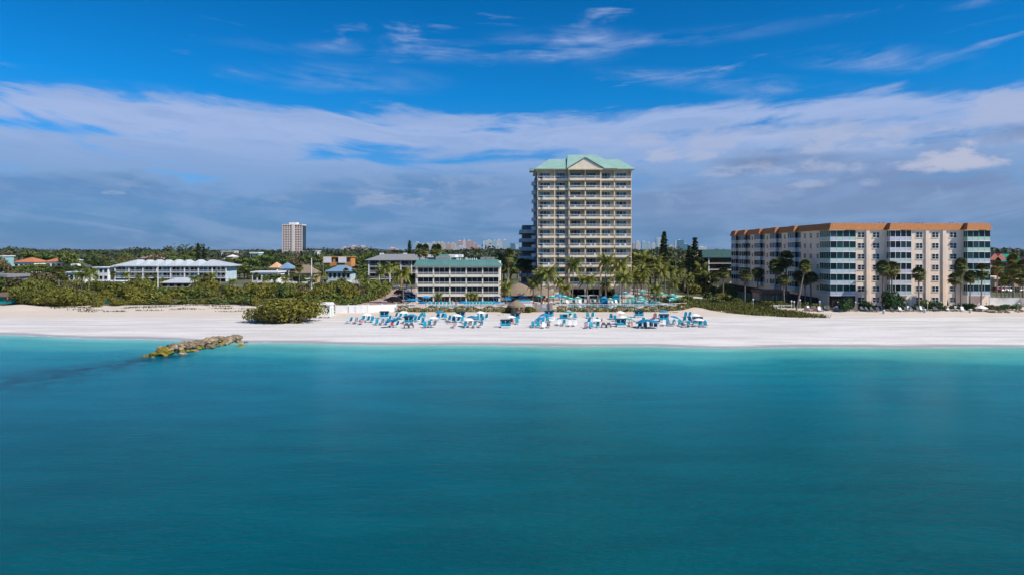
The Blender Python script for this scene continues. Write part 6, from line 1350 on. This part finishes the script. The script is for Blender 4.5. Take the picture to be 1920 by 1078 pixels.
wl = MB(); x0, y0, z0 = at(1508, 583)
for i in range(22): wl.box(i*.14, i*.14+.1, 0, .05, 0, .9)
wl.box(0, 3.05, .051, .09, .2, .3); wl.box(0, 3.05, .051, .09, .65, .75)
tag(wl.build('wooden_fence', mat('brown_boards', (.30, .17, .13), .8, .2), None, (x0, y0, z0), R(-12)), 'short brown board fence at the left end of the lounger row', 'fence')
wl = MB(); Y = 178.5
for i in range(46): wl.box(i*.13, i*.13+.08, 0, .04, 0, .8)
wl.box(0, 5.9, .041, .07, .2, .28); wl.box(0, 5.9, .041, .07, .58, .66)
tag(wl.build('picket_fence', white, None, (W_(1443, Y), Y, 1.8)), 'low white picket fence left of the leaning palm', 'fence')
rk = []
for i in range(26):
    px = r2_.uniform(1842, 1925); x, y, z = at(px, 582+r2_.uniform(-3.5, 4.5)); o = bpy.data.objects.new('boulder', r2_.choice(RK)); COL.objects.link(o); s = r2_.uniform(.3, .8); o.location = (x, y, z+.1); o.scale = (s*1.5, s, s*.6); o.rotation_euler = (0, 0, r2_.uniform(0, 6)); tag(o, 'low dark rock or driftwood lump on the sand right of the condominium', 'boulder', 'rocks on the sand right of the condominium')
# poles
def pole(px, pt, Y, l, r=.09, arm=None, m=steel):
    x = W_(px, Y); h = HC-(pt-HZ)*Y/F-ZG; rt = empty('pole', (x, Y, ZG), l, 'pole'); MB().cyl(0, 0, -.2, h, r*1.3, r*.7).build('shaft', m, rt)
    if arm: MB().tube([(0, 0, h-.1), (arm, 0, h+.1)], .06, 5).build('arm', m, rt); MB().box(arm-.3, arm+.3, -.12, .12, h, h+.15).build('lamp_head', dgrey, rt)
pole(296, 490, 245, 'tall white flagpole before the middle of the peaked-roof resort', .16, m=white); pole(413, 500, 255, 'slim street lamp at the right end of the resort', .1, arm=.9); pole(584, 484, 262, 'tall pale utility pole left of the blue-roofed house', .2, m=white); pole(606, 488, 275, 'thin wooden utility pole beside the blue-roofed house', .12, m=wood)
pole(1284, 506, 235, 'grey utility pole in the shrubs right of the palm grove', .18, m=steel); pole(1267, 488, 250, 'thin pole among the palms right of the tower', .1, m=wood); pole(1050, 553, 178, 'white flagless pole on the pool deck right of the gate', .09, m=white)
o_ = []
for px, pb, hh in [(823, 575, 5.), (903, 577, 6.), (1073, 575, 5.), (1109.5, 577, 7.), (1166, 576, 7.), (1213, 575, 5.)]:
    x, y, z = at(px, pb+4); rt = empty('lamp_post', (x, 171.2, 1.5)); MB().cyl(0, 0, 0, hh*.8, .045, .035).build('shaft', dgrey, rt); MB().box(-.18, .18, -.18, .1, hh*.8, hh*.8+.12).build('lamp_head', dgrey, rt); o_.append(rt)
name_row(o_, 'thin dark lamp post rising from the seawall hedge', '', 'lamp post', 'lamp posts along the seawall')
# left beach bar details
for i, (px, c_) in enumerate([(14, 3), (22, 1)]): person(W_(px, 192), 192, 2.0, 'stand', c_, ['person in pink standing by the teal bar at the left dunes', 'person in navy standing by the teal bar at the left dunes'][i])
wall_run('teal_fence', [(W_(196, 190), 190), (W_(222, 190), 190)], 1.9, 2.7, .1, mat('dark_teal_paint', (.0, .10, .11), .7, .1), 'short teal panel fence showing between the dune shrubs', 'fence')
o_ = []
for px in (186, 192, 228, 233, 239): o_.append(lounger('white', W_(px, 246), 246, .2, 2.05))
name_row(o_, 'white lounger by the resort pool behind the scrub', '', 'lounger', 'loungers by the resort pool')
# ------------------------------------------------------------------ sea haze
hz_ = MB().box(-8800, 8800, -2800, 8800, -8, 75); hm_ = bpy.data.materials.new('haze'); hm_.use_nodes = True; nt = hm_.node_tree; nt.nodes.remove(nt.nodes['Principled BSDF'])
pv = nt.nodes.new('ShaderNodeVolumePrincipled'); pv.inputs['Color'].default_value = (.80, .88, 1, 1); pv.inputs['Density'].default_value = 2.8e-5; pv.inputs['Anisotropy'].default_value = .1
nt.links.new(pv.outputs[0], nt.nodes['Material Output'].inputs['Volume'])
tag(hz_.build('haze', hm_), 'thin blue haze in the air towards the far skyline', 'haze', kind='stuff')
